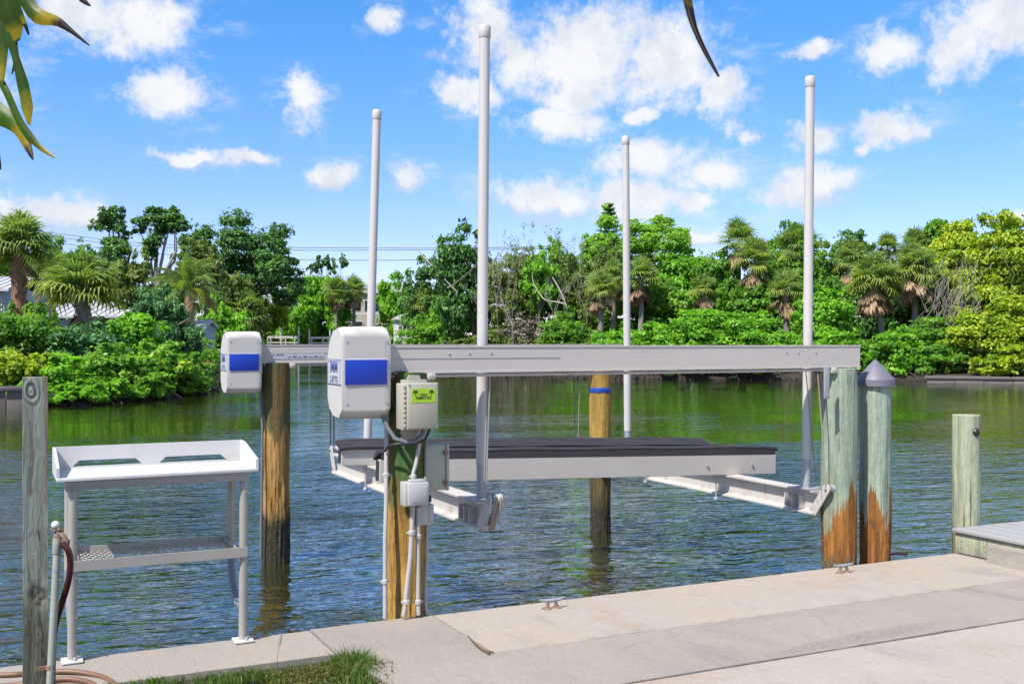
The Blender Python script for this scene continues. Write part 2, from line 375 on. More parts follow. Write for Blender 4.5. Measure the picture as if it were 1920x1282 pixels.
# ------------------------------------------------------------------ SETTING: water, banks, seawall, slabs
WZ = -0.32
def water_mat():
    m, t = new_mat('canal_water')
    p = pos(t)
    rot = t.new('ShaderNodeVectorRotate', {'Vector': p, 'Angle': R(8)}, rotation_type='Z_AXIS').outputs[0]
    w = t.vm('ADD', rot, t.scale(t.vm('SUBTRACT', t.noise(rot, 0.8, 3, out=1), (0.5, 0.5, 0.5)), (0.5, 0.5, 0)))
    a = t.noise(t.scale(w, (0.75, 2.3, 1)), 1.5, 3, 0.5)
    b = t.noise(t.scale(w, (1.0, 2.1, 1)), 3.3, 3, 0.5, 0.4)
    c = t.noise(t.scale(rot, (1.0, 1.7, 1)), 13.0, 2, 0.5)
    gust = t.step(t.noise(t.scale(rot, (0.10, 0.28, 1)), 1.0, 3, 0.5), 0.36, 0.62)
    rg = t.noise(t.scale(w, (0.8, 2.0, 1)), 2.6, 2, 0.5, 0.3)
    rg = t.m('SUBTRACT', 1.0, t.m('ABSOLUTE', t.m('SUBTRACT', t.m('MULTIPLY', rg, 4.0), 2.0)))          # sharp little crests
    h = t.m('ADD', t.m('MULTIPLY', a, 0.12), t.m('ADD', t.m('MULTIPLY', b, 0.058), t.m('ADD', t.m('MULTIPLY', c, 0.004), t.m('MULTIPLY', rg, 0.010))))
    d = t.vm('LENGTH', t.vm('SUBTRACT', p, tuple(CAM)))
    calm = t.m('SUBTRACT', 1.0, t.m('MULTIPLY', t.step(d, 7.0, 24.0), 0.84))       # sheltered water under the far trees
    st = t.m('MULTIPLY', t.m('ADD', 0.40, t.m('MULTIPLY', gust, 0.95)), calm)
    nrm = t.new('ShaderNodeBump', {'Height': h, 'Strength': st, 'Distance': 1.0}).outputs[0]
    murk = t.mix(t.step(t.noise(p, 0.25, 3, 0.5), 0.35, 0.65), (0.017, 0.021, 0.005), (0.026, 0.031, 0.006))
    finish(t, **{'Base Color': murk, 'Roughness': 0.03, 'IOR': 1.55, 'Specular IOR Level': 1.0, 'Normal': nrm, 'Coat Weight': 0.6, 'Coat Roughness': 0.03, 'Coat IOR': 1.5, 'Coat Normal': nrm})
    return m
wm = MB(); wm.quad((-700, 0.02, WZ), (900, 0.02, WZ), (900, 1200, WZ), (-700, 1200, WZ))
wm.quad((-700, -40, WZ), (-40, -40, WZ), (-40, 0.02, WZ), (-700, 0.02, WZ))
tag(wm.done('water', water_mat(), smooth=None), kind='structure')

def shore_sheet():
    sp = [(-900, 800), (-200, 770), (0, 764), (180, 757), (300, 746), (372, 735), (392, 706), (425, 690), (480, 677), (735, 673), (748, 684), (770, 693),
          (900, 702), (1050, 708), (1200, 711), (1500, 713), (1920, 717), (2300, 723), (2900, 740)]
    return [gz(x, y, WZ) for x, y in sp]
SH = shore_sheet()
gm = MB()
def lane(i, dist, z):                         # points behind the shore line, stepped away from the water
    p = SH[i]; q = (p - CAM); q.z = 0; q.normalize(); r = p + q * dist; r.z = z; return r
steps = [(0.0, WZ - 0.8), (0.02, WZ + 0.12), (0.5, 0.02), (2.5, 0.15), (14, 0.3), (70, 0.5), (900, 0.5)]
grid = [[gm.b.verts.new(lane(i, d, z)) for i in range(len(SH))] for d, z in steps]
for r0, r1 in zip(grid, grid[1:]):
    for i in range(len(SH) - 1): gm.b.faces.new((r0[i], r0[i + 1], r1[i + 1], r1[i]))
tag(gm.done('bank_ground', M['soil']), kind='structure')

# near side slabs: separate pours with recessed joints
def slab(name, poly, z0, z1, m):
    pts = []; rg_ = random.Random(len(name))                        # slightly chipped, hand-formed edges
    for (xa, ya), (xb, yb) in zip(poly, poly[1:] + poly[:1]):
        L_ = math.hypot(xb - xa, yb - ya); k_ = max(1, int(min(L_, 12) / 0.06)); nx, ny = (yb - ya) / L_, -(xb - xa) / L_
        for i in range(k_):
            f = i / k_; x, y = xa + (xb - xa) * f, ya + (yb - ya) * f
            j = 0 if i == 0 else 0.004 * mnoise.noise(Vector((x * 6, y * 6, 3))) - (0.007 * rg_.random() if rg_.random() < 0.10 else 0)
            pts.append((x + nx * j, y + ny * j, z1))
    b = MB(); b.prism(pts, (0, 0, z0 - z1)); b.bevel_all(0.007, 2, 50)
    return tag(b.done(name, m), kind='structure')
XJ = 2.31; XE = 6.55
slab('seawall_cap', [(XJ + 0.006, -0.835), (XE, -0.835), (XE, 0.0), (XJ + 0.006, 0.0)], -0.30, 0.0, M['cap_conc'])
slab('pavement_strip', [(1.75, -1.555), (14, -1.555), (14, -0.843), (XJ - 0.006, -0.843), (XJ - 0.006, 0.012), (1.58, 0.012), (1.58, -0.62)], -0.30, 0.002, M['band_conc'])
slab('patio_slab', [(1.80, -14), (14, -14), (14, -1.563), (1.755, -1.563)], -0.30, -0.004, M['patio_conc'])
slab('seawall_ledge', [(-8, -0.50), (1.572, -0.50), (1.572, 0.0), (-8, 0.0)], -0.30, -0.003, M['slab_conc'])
sw = MB(); sw.box((-40, -0.3, -3), (XE, -0.012, -0.305)); tag(sw.done('seawall', M['seawall_far']), kind='structure')
lw = MB(); lw.quad((-60, -80, -0.03), (1.74, -80, -0.03), (1.74, -0.51, -0.03), (-60, -0.51, -0.03)); tag(lw.done('lawn_ground', M['soil']), kind='structure')
fl = MB(); fl.quad((1.74, -80, -0.35), (60, -80, -0.35), (60, -0.6, -0.35), (1.74, -0.6, -0.35)); tag(fl.done('yard_ground', M['soil']), kind='structure')

# ------------------------------------------------------------------ PILES
def wobble(seed, amp, rough_z=None):
    def f(a, h):
        v = mnoise.noise(Vector((math.cos(a) * 1.6 + seed, math.sin(a) * 1.6, h * 2.2))) * amp
        v += mnoise.noise(Vector((math.cos(a) * 4 + seed, math.sin(a) * 4, h * 0.9 + 7))) * amp * 0.6
        if rough_z is not None and h < rough_z:
            k = min(1, (rough_z - h) * 3)
            v += k * (mnoise.noise(Vector((math.cos(a) * 9, math.sin(a) * 9, h * 7 + seed))) * amp * 1.4 - amp * 0.6 + abs(mnoise.noise(Vector((math.cos(a) * 7 + seed, math.sin(a) * 7, h * 1.6)))) * amp * 2.6 - amp)
        return v
    return f
def pile(name, label, x, y, r, ztop, mat, seed, rough_z=None, taper=0.0, z0=-1.6, lean=(0, 0), n=64):
    b = MB((x, y, z0)); prof = []
    N = 120
    for i in range(N + 1):
        z = z0 + (ztop - z0) * i / N
        rr = r * (1 + taper * (z - z0) / (ztop - z0))
        prof.append((rr, z - 0.0))
    prof += [(r * 0.93, ztop + 0.004), (r * 0.3, ztop + 0.006)]
    b.lathe((x, y, 0), prof, n, wob=wobble(seed, 0.007, rough_z))
    for v in b.b.verts:
        k = v.co.z; v.co.x += lean[0] * k; v.co.y += lean[1] * k
    o = b.done(name, mat, None, 50); o.location = (x, y, z0)
    return tag(o, label, 'pile', 'round timber piles around the boat lift')
PX0, PY0 = 2.198, 0.14
MINT = (0.25, 0.315, 0.24)
p1 = pile('timber_pile', 'green stained timber pile at the seawall carrying the beige box and conduits', PX0, PY0, 0.118, 1.418,
     pile_mat('green_orange_pile', (0.06, 0.12, 0.035), (0.42, 0.255, 0.065), (0.05, 0.04, 0.03), 0.64, 0.74, -0.28, 0.62, 1.0, 0.55, ((0.20, 0.095, 0.02), 0.7)), 1.0, 0.4)
p2 = pile('timber_pile.001', 'brown timber pile standing in the water under the rear beam beside the fillet table', PX0 + 0.005, 3.44, 0.122, 1.418,
     pile_mat('olive_brown_pile', (0.085, 0.088, 0.035), (0.34, 0.20, 0.065), (0.07, 0.06, 0.04), 0.80, 0.88, 0.10, 0.45, 5.0, 0.6, ((0.13, 0.07, 0.025), 0.7)), 2.0, 0.7)
p3 = pile('timber_pile.002', 'yellow timber pile in the water with blue tape round its top', 5.47, 3.44, 0.108, 1.418,
     pile_mat('yellow_pile', (0.34, 0.215, 0.05), (0.10, 0.075, 0.035), (0.05, 0.045, 0.03), 0.50, 0.55, 0.0, 0.2, 9.0, 0.5, ((0.34, 0.17, 0.05), 0.5)), 3.0, 0.2)
p4 = pile('timber_pile.003', 'mint green timber pile with rusty orange foot under the beam end at the seawall', 5.549, 0.15, 0.128, 1.405,
     pile_mat('mint_rust_pile', MINT, (0.27, 0.115, 0.026), (0.17, 0.19, 0.12), 0.34, 0.44, 0.0, 0.50, 13.0, 0.4, ((0.17, 0.15, 0.085), 0.5)), 4.0, 0.3)
p5 = pile('timber_pile.004', 'mint green timber pile with jagged orange foot wearing a grey cone cap', 5.90, 0.15, 0.113, 1.29,
     pile_mat('pale_mint_pile', (0.265, 0.325, 0.255), (0.27, 0.115, 0.03), (0.05, 0.04, 0.03), 0.42, 0.48, -0.3, 0.80, 21.0, 0.5), 5.0, 0.4)
p6 = pile('timber_post', 'short flat topped mint green timber post beside the raised grey dock', 6.81, 0.12, 0.103, 1.031,
     pile_mat('short_mint_pile', (0.29, 0.325, 0.225), (0.30, 0.24, 0.16), (0.2, 0.16, 0.1), 0.10, 0.22, -0.3, 0.2, 30.0, 0.2, ((0.44, 0.42, 0.28), 0.5)), 6.0)
b = MB(); b.lathe((5.47, 3.44, 0), [(0.112, 1.095), (0.114, 1.10), (0.114, 1.14), (0.112, 1.145)], 28); b.done('tape_band', M['tape'], p3, 35, Vector((0, 0, 0)) - Vector((5.47, 3.44, -1.6)))
# cone cap sits on the pile
b = MB((5.90, 0.15, 1.27))
b.lathe((5.90, 0.15, 0), [(0.122, 1.272), (0.136, 1.270), (0.139, 1.274), (0.139, 1.322), (0.136, 1.327), (0.020, 1.458), (0.010, 1.465), (0.003, 1.467)], 48)
capo = b.done('cone_cap', M['cap'], p5, 28, (0, 0, 1.27 + 1.6))
# dome light on the short post
lt = thing('post_light', 'small dark bronze dome light fixed to the short post', 'light fixture', (6.81, 0.03, 0.885))
lp = Vector((6.81 + 0.9 * 0.067 - 0.752 * 0.080, 0.12 - 0.435 * 0.067 - 0.659 * 0.080, 0.905))
b = MB((6.81, 0.03, 0.885)); b.lathe(lp, [(0.038, -0.012), (0.040, 0.0), (0.040, 0.006)], 20, axis='Y'); b.done('rim', M['bronze'], lt)
b = MB((6.81, 0.03, 0.885))
bmesh.ops.create_uvsphere(b.b, u_segments=18, v_segments=10, radius=0.034, matrix=Matrix.Translation(b.P(lp + Vector((-0.006, -0.012, 0)))))
b.done('dome', M['bronze'], lt, 80)

# ------------------------------------------------------------------ BOAT LIFT: two top beams with drive covers
BZ0, BZ1 = 1.42, 1.572
def top_beam(x0, x1, yf, name, label, bolts, clamps, grp):
    org = (x0, yf + 0.05, BZ0)
    t = thing(name, label, 'beam', org, 0, grp)
    b = MB(org); y1 = yf + 0.11
    b.box((x0, yf, BZ0 + 0.004), (x1 - 0.012, yf + 0.012, BZ1 - 0.004)); b.box((x0, y1 - 0.012, BZ0 + 0.004), (x1 - 0.012, y1, BZ1 - 0.004))
    b.box((x0, yf - 0.004, BZ1 - 0.004), (x1, y1 + 0.004, BZ1 + 0.005)); b.box((x0, yf - 0.006, BZ0 - 0.005), (x1, y1 + 0.006, BZ0 + 0.004))
    b.done('channel', M['alu'], t)
    b = MB(org); b.box((x0, yf - 0.0025, BZ0 + 0.082), (x0 + 1.15, yf - 0.0005, BZ0 + 0.0835)); b.done('seam', M['galv'], t)
    for (px, py) in bolts:
        p = gy(px, py, yf); b = MB(org); b.lathe(p, [(0.007, 0.0), (0.007, -0.003), (0.005, -0.0045)], 8, axis='Y'); b.done('bolt', M['galv'], t)
    b = MB(org); b.tube([(x0 + 0.02, yf + 0.02, BZ0 - 0.020), (x1 - 0.05, yf + 0.02, BZ0 - 0.020)], 0.011, 10); b.done('drive_shaft', M['alu_white'], t)
    for xc in clamps:
        b = MB(org); b.box((xc - 0.026, yf - 0.012, BZ0 - 0.044), (xc + 0.026, yf + 0.036, BZ0 - 0.0055), 0.004)
        b.lathe((xc, yf - 0.013, BZ0 - 0.022), [(0.010, 0), (0.010, -0.006)], 8, axis='Y')
        b.done('shaft_clamp', M['alu_white'], t)
    b = MB(org); b.box((x1 - 0.012, yf, BZ0 + 0.0045), (x1 - 0.006, yf + 0.008, BZ1 - 0.0045)); b.done('end_lip', M['alu_white'], t)
    return t
BX0, BX1 = 2.045, 5.68
def gxp(px, Y): return gy(px, 641, Y).x
tb1 = top_beam(BX0, BX1, 0.07, 'lift_beam', 'long aluminium lift beam over the seawall piles', [(842, 663), (880, 662), (921, 662), (1475, 661), (1497, 661), (1530, 661)],
         [gxp(808, 0.07), gxp(1563, 0.07)], 'top beams of the boat lift')
tb2 = top_beam(BX0 + 0.02, BX1, 3.37, 'lift_beam.001', 'aluminium lift beam over the water behind the longer looking one', [(552, 662), (579, 662)],
         [gxp(548, 3.37), 5.4], 'top beams of the boat lift')
# worn notice on the rear beam
org = Vector(tb2.location)
b = MB(org); a0, a1 = gxp(508, 3.37), gxp(608, 3.37); b.box((a0, 3.3672, 1.452), (a1, 3.3692, 1.498)); nt_ = b.done('notice', M['label'], tb2)
b = MB(org)
for i in range(7):
    xx = a0 + (a1 - a0) * (0.3 + 0.1 * i); b.box((xx, 3.3655, 1.466), (xx + 0.035, 3.3668, 1.471 + 0.006 * (i % 2)))
b.prism([(a0 + 0.012, 3.3655, 1.482), (a0 + 0.03, 3.3655, 1.482), (a0 + 0.021, 3.3655, 1.496)], (0, 0.0012, 0))
for i in range(4): b.box((a0 + 0.045 + i * 0.018, 3.3655, 1.484), (a0 + 0.057 + i * 0.018, 3.3668, 1.4945))
b.done('notice_print', M['ink_grey'], tb2, loc=(0, 0, 0))

def text_mesh(name, s, size, mat, parent, mtx, ext=0.0006, xs=1.0, bold=0.0):
    cu = bpy.data.curves.new(name, 'FONT'); cu.body = s; cu.size = size; cu.align_x = 'CENTER'; cu.align_y = 'CENTER'; cu.extrude = ext; cu.offset = bold
    o = bpy.data.objects.new(name, cu); C.collection.objects.link(o)
    me = bpy.data.meshes.new_from_object(o.evaluated_get(bpy.context.evaluated_depsgraph_get())); me.name = name
    bpy.data.objects.remove(o); bpy.data.curves.remove(cu)
    me.transform(Matrix.Diagonal((xs, 1, 1, 1))); me.transform(mtx)
    me.materials.clear()
    return mesh_obj(name, me, mat, parent)

def drive_cover(y_off, x_off, label, name):
    org = Vector((BX0 + x_off, 0.13 + y_off, 1.43))
    t = thing(name, label, 'motor cover', org, 0, 'motor covers of the boat lift')
    w = 0.288
    prof = [(-0.15, 1.215), (-0.15, 1.625), (-0.075, 1.690), (0.035, 1.672), (0.115, 1.600), (0.150, 1.500), (0.150, 1.270), (0.11, 1.205), (0.03, 1.166), (-0.085, 1.160)]
    b = MB((0, 0, 1.43)); cz = 1.425
    def sec(x, k): return [(x, y * k, cz + (z - cz) * k) for y, z in prof]
    st = [(0.0, 0.955), (-0.03, 1.0), (-0.17, 0.995), (-w + 0.02, 0.985), (-w, 0.962)]
    rings = [[b.b.verts.new(b.P(p)) for p in sec(x, k)] for x, k in st]
    k = len(prof)
    for r0, r1 in zip(rings, rings[1:]):
        for i in range(k): b.b.faces.new((r0[i], r1[i], r1[(i + 1) % k], r0[(i + 1) % k]))
    b.b.faces.new(rings[0]); b.b.faces.new(rings[-1][::-1])
    b.bevel_all(0.019, 4, 14)
    so_ = b.done('shell', M['cover'], t, 50, (0, 0, 0)); wn = so_.modifiers.new('weighted', 'WEIGHTED_NORMAL'); wn.weight = 100; wn.keep_sharp = True
    for (xx, zz) in ((-0.022, 1.60), (-0.022, 1.25), (-w + 0.03, 1.60), (-w + 0.03, 1.25)):
        b = MB((0, 0, 1.43)); b.lathe((xx, -0.149, zz), [(0.006, 0.004), (0.006, -0.0015), (0.003, -0.002)], 8, axis='Y'); b.done('screw', M['galv'], t)
    b = MB((0, 0, 1.43)); b.box((-0.0345, -0.1508, 1.235), (-0.0330, -0.147, 1.352)); b.box((-0.0345, -0.1508, 1.505), (-0.0330, -0.147, 1.615)); b.done('seam', M['galv'], t)
    # blue vinyl band on the face toward the seawall, white label on the end
    z0, z1 = 1.358, 1.499
    b = MB((0, 0, 1.43)); b.box((-w + 0.016, -0.1555, z0), (-0.024, -0.147, z1), 0.0035, 2); b.done('blue_band', M['blue'], t)
    b = MB((0, 0, 1.43)); b.box((-w + 0.020, -0.1525, z0 - 0.005), (-0.020, -0.1465, z1 + 0.005), 0.002, 1); b.done('band_border', M['label'], t)
    b = MB((0, 0, 1.43)); xl = -w - 0.0005
    b.box((xl - 0.003, -0.125, z0 + 0.002), (xl + 0.004, 0.128, z1 - 0.002), 0.0012, 1); lb = b.done('end_label', M['label'], t)
    b = MB((0, 0, 1.43))
    for zz in (z0 - 0.001, z1 + 0.001): b.box((xl - 0.0035, -0.13, zz - 0.0012), (xl + 0.004, 0.14, zz + 0.0012))
    for yy in (-0.118, 0.120): b.box((xl - 0.0040, yy - 0.0015, z0 + 0.008), (xl + 0.002, yy + 0.0015, z1 - 0.008))
    b.box((xl - 0.0040, -0.118, z1 - 0.010), (xl + 0.002, 0.120, z1 - 0.007)); b.done('label_line', M['ink_blue'], t)
    face = Matrix(((0, 0, -1, xl - 0.0036), (-1, 0, 0, 0.002), (0, 1, 0, 0), (0, 0, 0, 1)))       # text plane facing -X
    f1 = face.copy(); f1.translation = (xl - 0.0036, 0.002, 1.4545 - 1.43)
    text_mesh('lettering', 'IMM', 0.090, M['ink_blue'], lb, f1, xs=0.92, bold=0.0022)
    f2 = face.copy(); f2.translation = (xl - 0.0036, 0.002, 1.3845 - 1.43)
    text_mesh('lettering', 'LIFTS', 0.050, M['ink_grey'], lb, f2, xs=1.35, bold=0.0014)
    b = MB((0, 0, 1.43)); b.box((0.0005, -0.05, 1.33), (0.03, 0.05, 1.56), 0.004); b.done('mount_plate', M['galv'], t)
    return t
mc1 = drive_cover(0.0, 0.0, 'big pale grey motor cover with blue band, in front near the beige box', 'motor_cover')
mc2 = drive_cover(3.30, 0.0, 'pale grey motor cover with blue band on the rear beam over the water', 'motor_cover.001')

# ------------------------------------------------------------------ cradle, bunks, guide poles, cables
def ibeam(name, label, x, y0, y1, zb, h, grp):
    org = (x, y0, zb); t = thing(name, label, 'cradle beam', org, 0, grp)
    b = MB(org); w = 0.062
    sec = [(-w, 0), (w, 0), (w, 0.012), (0.007, 0.024), (0.007, h - 0.024), (w, h - 0.012), (w, h), (-w, h), (-w, h - 0.012), (-0.007, h - 0.024), (-0.007, 0.024), (-w, 0.012)]
    b.prism([(x + a, y0, zb + c) for a, c in sec], (0, y1 - y0, 0)); b.done('girder', M['alu_white'], t)
    return t
CXL, CXR = 2.755, 5.42
cb1 = ibeam('cradle_beam', 'white aluminium cradle beam ending beside the beige box pile', CXL, 0.22, 3.42, 0.437, 0.172, 'cradle beams of the boat lift')
cb2 = ibeam('cradle_beam.001', 'white aluminium cradle beam ending at the mint green pile', CXR, 0.22, 3.42, 0.345, 0.172, 'cradle beams of the boat lift')
for cb, x, zb in ((cb1, CXL, 0.437), (cb2, CXR, 0.345)):
    org = Vector(cb.location)
    for ya, yb, yc, yd in ((0.10, 0.24, 0.055, 0.17), (3.52, 3.42, 3.58, 3.46)):
        for s in (-0.036, 0.036):
            b = MB(org); p0, p1 = Vector((x + s, ya, zb + 0.20)), Vector((x + s, yb, zb + 0.015))
            pts = []
            d = (p1 - p0).normalized(); nn = Vector((0, -d.z, d.y))
            for c, a0_ in ((p0, math.pi / 2), (p1, -math.pi / 2)):
                for k in range(7):
                    a = a0_ + math.pi * k / 6
                    pts.append(c + nn * (0.046 * math.sin(a)) * (1) - d * (0.046 * math.cos(a)) * (1) if False else c + (nn * math.sin(a) + d * math.cos(a)) * 0.034)
            # hull of the two rounded ends
            for p in pts:
                for e in (-0.005, 0.005): b.b.verts.new(b.P(p + Vector((e, 0, 0))))
            bmesh.ops.convex_hull(b.b, input=b.b.verts)
            b.done('pulley_plate', M['alu_white'], cb)
        b = MB(org); b.lathe((x, ya, zb + 0.20), [(0.034, -0.022), (0.026, -0.004), (0.026, 0.004), (0.034, 0.022)], 18, axis='X'); b.done('pulley', M['galv'], cb)
        b = MB(org); b.lathe((x, ya, zb + 0.20), [(0.009, -0.055), (0.012, -0.05), (0.012, 0.05), (0.009, 0.055)], 8, axis='X'); b.done('bolt', M['galv'], cb)
    b = MB(org); yk = 0.30                                                              # saddle plate under the guide pole
    b.box((x - 0.075, yk - 0.06, zb + 0.1725), (x + 0.075, yk + 0.10, zb + 0.186), 0.003); b.done('saddle_plate', M['galv'], cb)
    b = MB(org)
    for yy in (0.36, 0.44, 0.52): b.box((x - 0.058, yy, zb + 0.0245), (x - 0.0075, yy + 0.012, zb + 0.12))
    b.done('stiffener', M['alu_white'], cb)
# bunks: box beams along X resting on the cradle beams, sloping with them
def bunk(name, label, y, xa, xb, za, zb_, h, nsl, tilt):
    L = xb - xa; org = Vector((xa, y, za)); ang = math.atan2(zb_ - za, L)
    t = thing(name, label, 'bunk', org, 0, 'bunks of the boat lift'); t.rotation_euler = (0, -ang, 0)
    b = MB(); b.box((0, -0.045, 0), (L, 0.045, h), 0.003, 1); b.done('box_beam', M['alu'], t)
    b = MB(); b.box((-0.002, -0.036, 0.012), (0.0005, 0.036, h - 0.012)); b.done('dark_end_sheet', M['rubber'], t)  # dark sheet on the closed end stands in for shade inside a hollow beam
    # carpeted pad of ribbed slats on a tilted bed
    ct, stl = math.cos(tilt), math.sin(tilt)
    for i in range(nsl):
        v = (i - (nsl - 1) / 2) * 0.036
        yy, zz = v * ct, h + 0.004 + abs(0.5 * nsl * 0.036 * math.sin(tilt)) + v * stl
        b = MB(); pts = [(x_, yy, zz + 0.003 * math.sin(x_ * 7 + i * 2) + (0.006 if 0 < x_ < L else -0.004)) for x_ in np.linspace(-0.02, L + 0.015, 26)]
        b.tube(pts, 0.0185, 8); b.done('slat', M['bunk'], t)
    b = MB(); w = nsl * 0.018
    b.prism([(0.01, -w * ct, h), (0.01, w * ct, h), (0.01, w * ct, h + 0.004 + max(0, 2 * w * stl)), (0.01, -w * ct, h + 0.004 + max(0, -2 * w * stl))], (L - 0.02, 0, 0)); b.done('pad_bed', M['bunk'], t)
    return t
CS = (0.345 - 0.437) / (CXR - CXL)
def cz(x): return 0.437 + 0.172 + (x - CXL) * CS + 0.001
bk1 = bunk('bunk', 'long aluminium bunk beam nearest the seawall with thin black edge on top', 1.28, 2.40, 5.865, cz(2.40), cz(5.865), 0.162, 3, -0.55)
bk2 = bunk('bunk.001', 'aluminium bunk beam behind with ribbed black slats on top', 2.44, 2.475, 6.02, cz(2.475), cz(6.02), 0.128, 4, 0.40)
for t, L in ((bk1, 3.46), (bk2, 3.54)):
    for xx in (0.93, 0.80):
        b = MB(); b.lathe((L * xx, -0.046, 0.075), [(0.011, 0), (0.011, -0.008), (0.006, -0.010)], 8, axis='Y'); b.done('bolt', M['galv'], t)
    for xx in (0.355 - 0.14, 0.355 + 0.14, 3.02 - 0.14, 3.02 + 0.14):
        b = MB(); b.tube([(xx, -0.02, 0.0), (xx, -0.02, -0.185)], 0.007, 6); b.lathe((xx, -0.02, -0.19), [(0.018, -0.012), (0.018, 0.0), (0.008, 0.012)], 8); b.done('hanger_bolt', M['galv'], t)
# guide poles
def guide_pole(name, label, base, top, r, zg):
    t = thing(name, label, 'guide pole', base, 0, 'white guide poles of the boat lift')
    base, top = Vector(base), Vector(top); k = (zg - base.z) / (top.z - base.z); g = base.lerp(top, k)
    b = MB(base); b.tube([base, g], r * 0.88, 18); b.done('steel_sleeve', M['galv'], t)
    b = MB(base); b.tube([g, top], r, 20); b.done('pipe', M['pvc'], t)
    d = (top - base).normalized(); b = MB(base); b.tube([top - d * 0.075, top - d * 0.07, top - d * 0.004, top + d * 0.004], [r * 1.05, r * 1.13, r * 1.13, r * 1.0], 20); b.done('end_cap', M['pvc'], t)
    return t
guide_pole('guide_pole', 'tallest white guide pole, behind the long beam near the beige box', (gxp(902, .30), 0.30, 0.625), gy(909, 50, 0.30), 0.034, 0.83)
guide_pole('guide_pole.001', 'white guide pole rising behind the big motor cover', (gxp(688, 2.62), 2.62, 0.61), gy(707, 208, 2.62), 0.034, 0.80)
guide_pole('guide_pole.002', 'shortest looking white guide pole, in front of the tall bank trees', (gxp(1177, 2.80), 2.80, 0.517), gy(1173, 257, 2.80), 0.034, 0.76)
guide_pole('guide_pole.003', 'white guide pole beside the mint green pile under the beam end', (gxp(1512, .31), 0.31, 0.53), gy(1519, 145, 0.31), 0.034, 0.74)
# cables
def cable(label, pts, m, r=0.0035):
    b = MB(pts[0]); b.tube(pts, r, 6); o = b.done('lift_cable', m, None, 60, Vector(pts[0])); return tag(o, label, 'cable', 'lift cables')
def P3(px, py, Y): return tuple(gy(px, py, Y))
cable('pale lift cable hanging beside the tallest guide pole', [P3(919, 700, 0.10), P3(911, 930, 0.12)], M['cable'], 0.005)
cable('thin lift cable close behind the tallest guide pole', [P3(914, 700, 0.16), P3(907, 930, 0.12)], M['cable'])
cable('dark lift cable slanting across the guide pole by the mint pile', [P3(1511, 697, 0.10), P3(1530, 905, 0.10)], M['cable_dark'])
cable('tan lift cable running down beside the mint green pile', [P3(1533, 697, 0.08), P3(1541, 800, 0.08), P3(1546, 908, 0.09)], M['rope'], 0.005)
cable('dark lift cable below the big motor cover, outer of two', [P3(618, 690, 3.46), P3(620, 845, 3.54)], M['cable_dark'], 0.006)
cable('dark lift cable below the big motor cover, inner of two', [P3(626, 690, 3.46), P3(626, 845, 3.54)], M['cable_dark'], 0.006)
cable('thin cable hanging left of the taped yellow pile, pale one', [P3(1087, 690, 3.46), P3(1084, 828, 3.46)], M['cable'], 0.004)
cable('thin cable hanging left of the taped yellow pile, dark one', [P3(1075, 690, 3.46), P3(1078, 828, 3.46)], M['cable_dark'], 0.004)
# rope reeved round the near pulleys
b = MB(); x = CXL
b.tube([(x - .01, 0.05, 0.66), (x - 0.01, 0.055, 0.62), (x, 0.16, 0.45), (x + 0.01, 0.19, 0.435)], 0.008, 6); b.tube([(x + .012, 0.03, 0.66), (x + .012, 0.035, 0.6), (x + 0.014, 0.15, 0.44)], 0.007, 6)
tag(b.done('pulley_rope', M['rope'], None, 60), 'tan rope threaded between the pulley plates near the small outlet box', 'rope')
# straps that hold the beams to the seawall piles
b = MB(); p = gy(1549, 690, -0.0); b.box((p.x - 0.022, -0.012, 1.20), (p.x + 0.022, 0.002, 1.415), 0.002); b.lathe((p.x, -0.013, 1.225), [(0.01, 0), (0.01, -0.008)], 8, axis='Y')
tag(b.done('pile_strap', M['galv'], None), 'grey steel strap holding the beam on the mint green pile', 'strap')

# ------------------------------------------------------------------ electrical boxes and conduits on the first pile
def ybox(b, x0p, y0p, x1p, y1p, Y, dep, bev=0.006):
    a, c = gy(x0p, y0p, Y), gy(x1p, y1p, Y)
    b.box((a.x, Y, c.z), (c.x, Y + dep, a.z), bev); return a, c
t = thing('control_box', 'beige control box with lime green sticker on the pile', 'control box', (2.25, -0.05, 1.2))
org = Vector(t.location)
b = MB(org); ybox(b, 754, 712, 800, 826, -0.012, 0.03, 0.002); b.prism([tuple(gy(764, 712, -0.012)), tuple(gy(790, 712, -0.012)), tuple(gy(786, 703, -0.012)), tuple(gy(768, 703, -0.012))], (0, 0.02, 0)); b.done('back_plate', M['beige'], t)
b = MB(org); ybox(b, 755, 719, 821, 804, -0.13, 0.115, 0.008); b.done('body', M['beige'], t)
b = MB(org); a, c = ybox(b, 764, 718, 822, 803, -0.165, 0.032, 0.006); b.done('door', M['beige'], t)
xa, xb, zt, zb = a.x, c.x, a.z, c.z
b = MB(org); b.box((xa + 0.006, -0.169, zb + 0.006), (xb - 0.006, -0.163, zt - 0.006), 0.003); b.done('door_panel', M['beige'], t)
for k in range(9):
    zz = zb + 0.02 + (zt - zb - 0.04) * k / 8
    b = MB(org); b.box((xa - 0.012, -0.152, zz - 0.009), (xa - 0.004, -0.128, zz + 0.009), 0.002, 1); b.done('hinge_knuckle', M['beige'], t)
for (xx, zz) in ((xa + .01, zt - .01), (xb - .012, zt - .012), (xb - .012, zb + .012), (xa + .01, zb + .01)):
    b = MB(org); b.lathe((xx, -0.170, zz), [(0.005, 0.006), (0.005, -0.002)], 8, axis='Y'); b.done('screw', M['galv'], t)
b = MB(org); a, c = gy(772, 729, -0.17), gy(816, 754, -0.17)
b.box((a.x, -0.1705, c.z), (c.x, -0.1688, a.z)); st_ = b.done('sticker', M['sticker'], t)
sxm, szm, sw_, sh_ = (a.x + c.x) / 2, (a.z + c.z) / 2, c.x - a.x, a.z - c.z
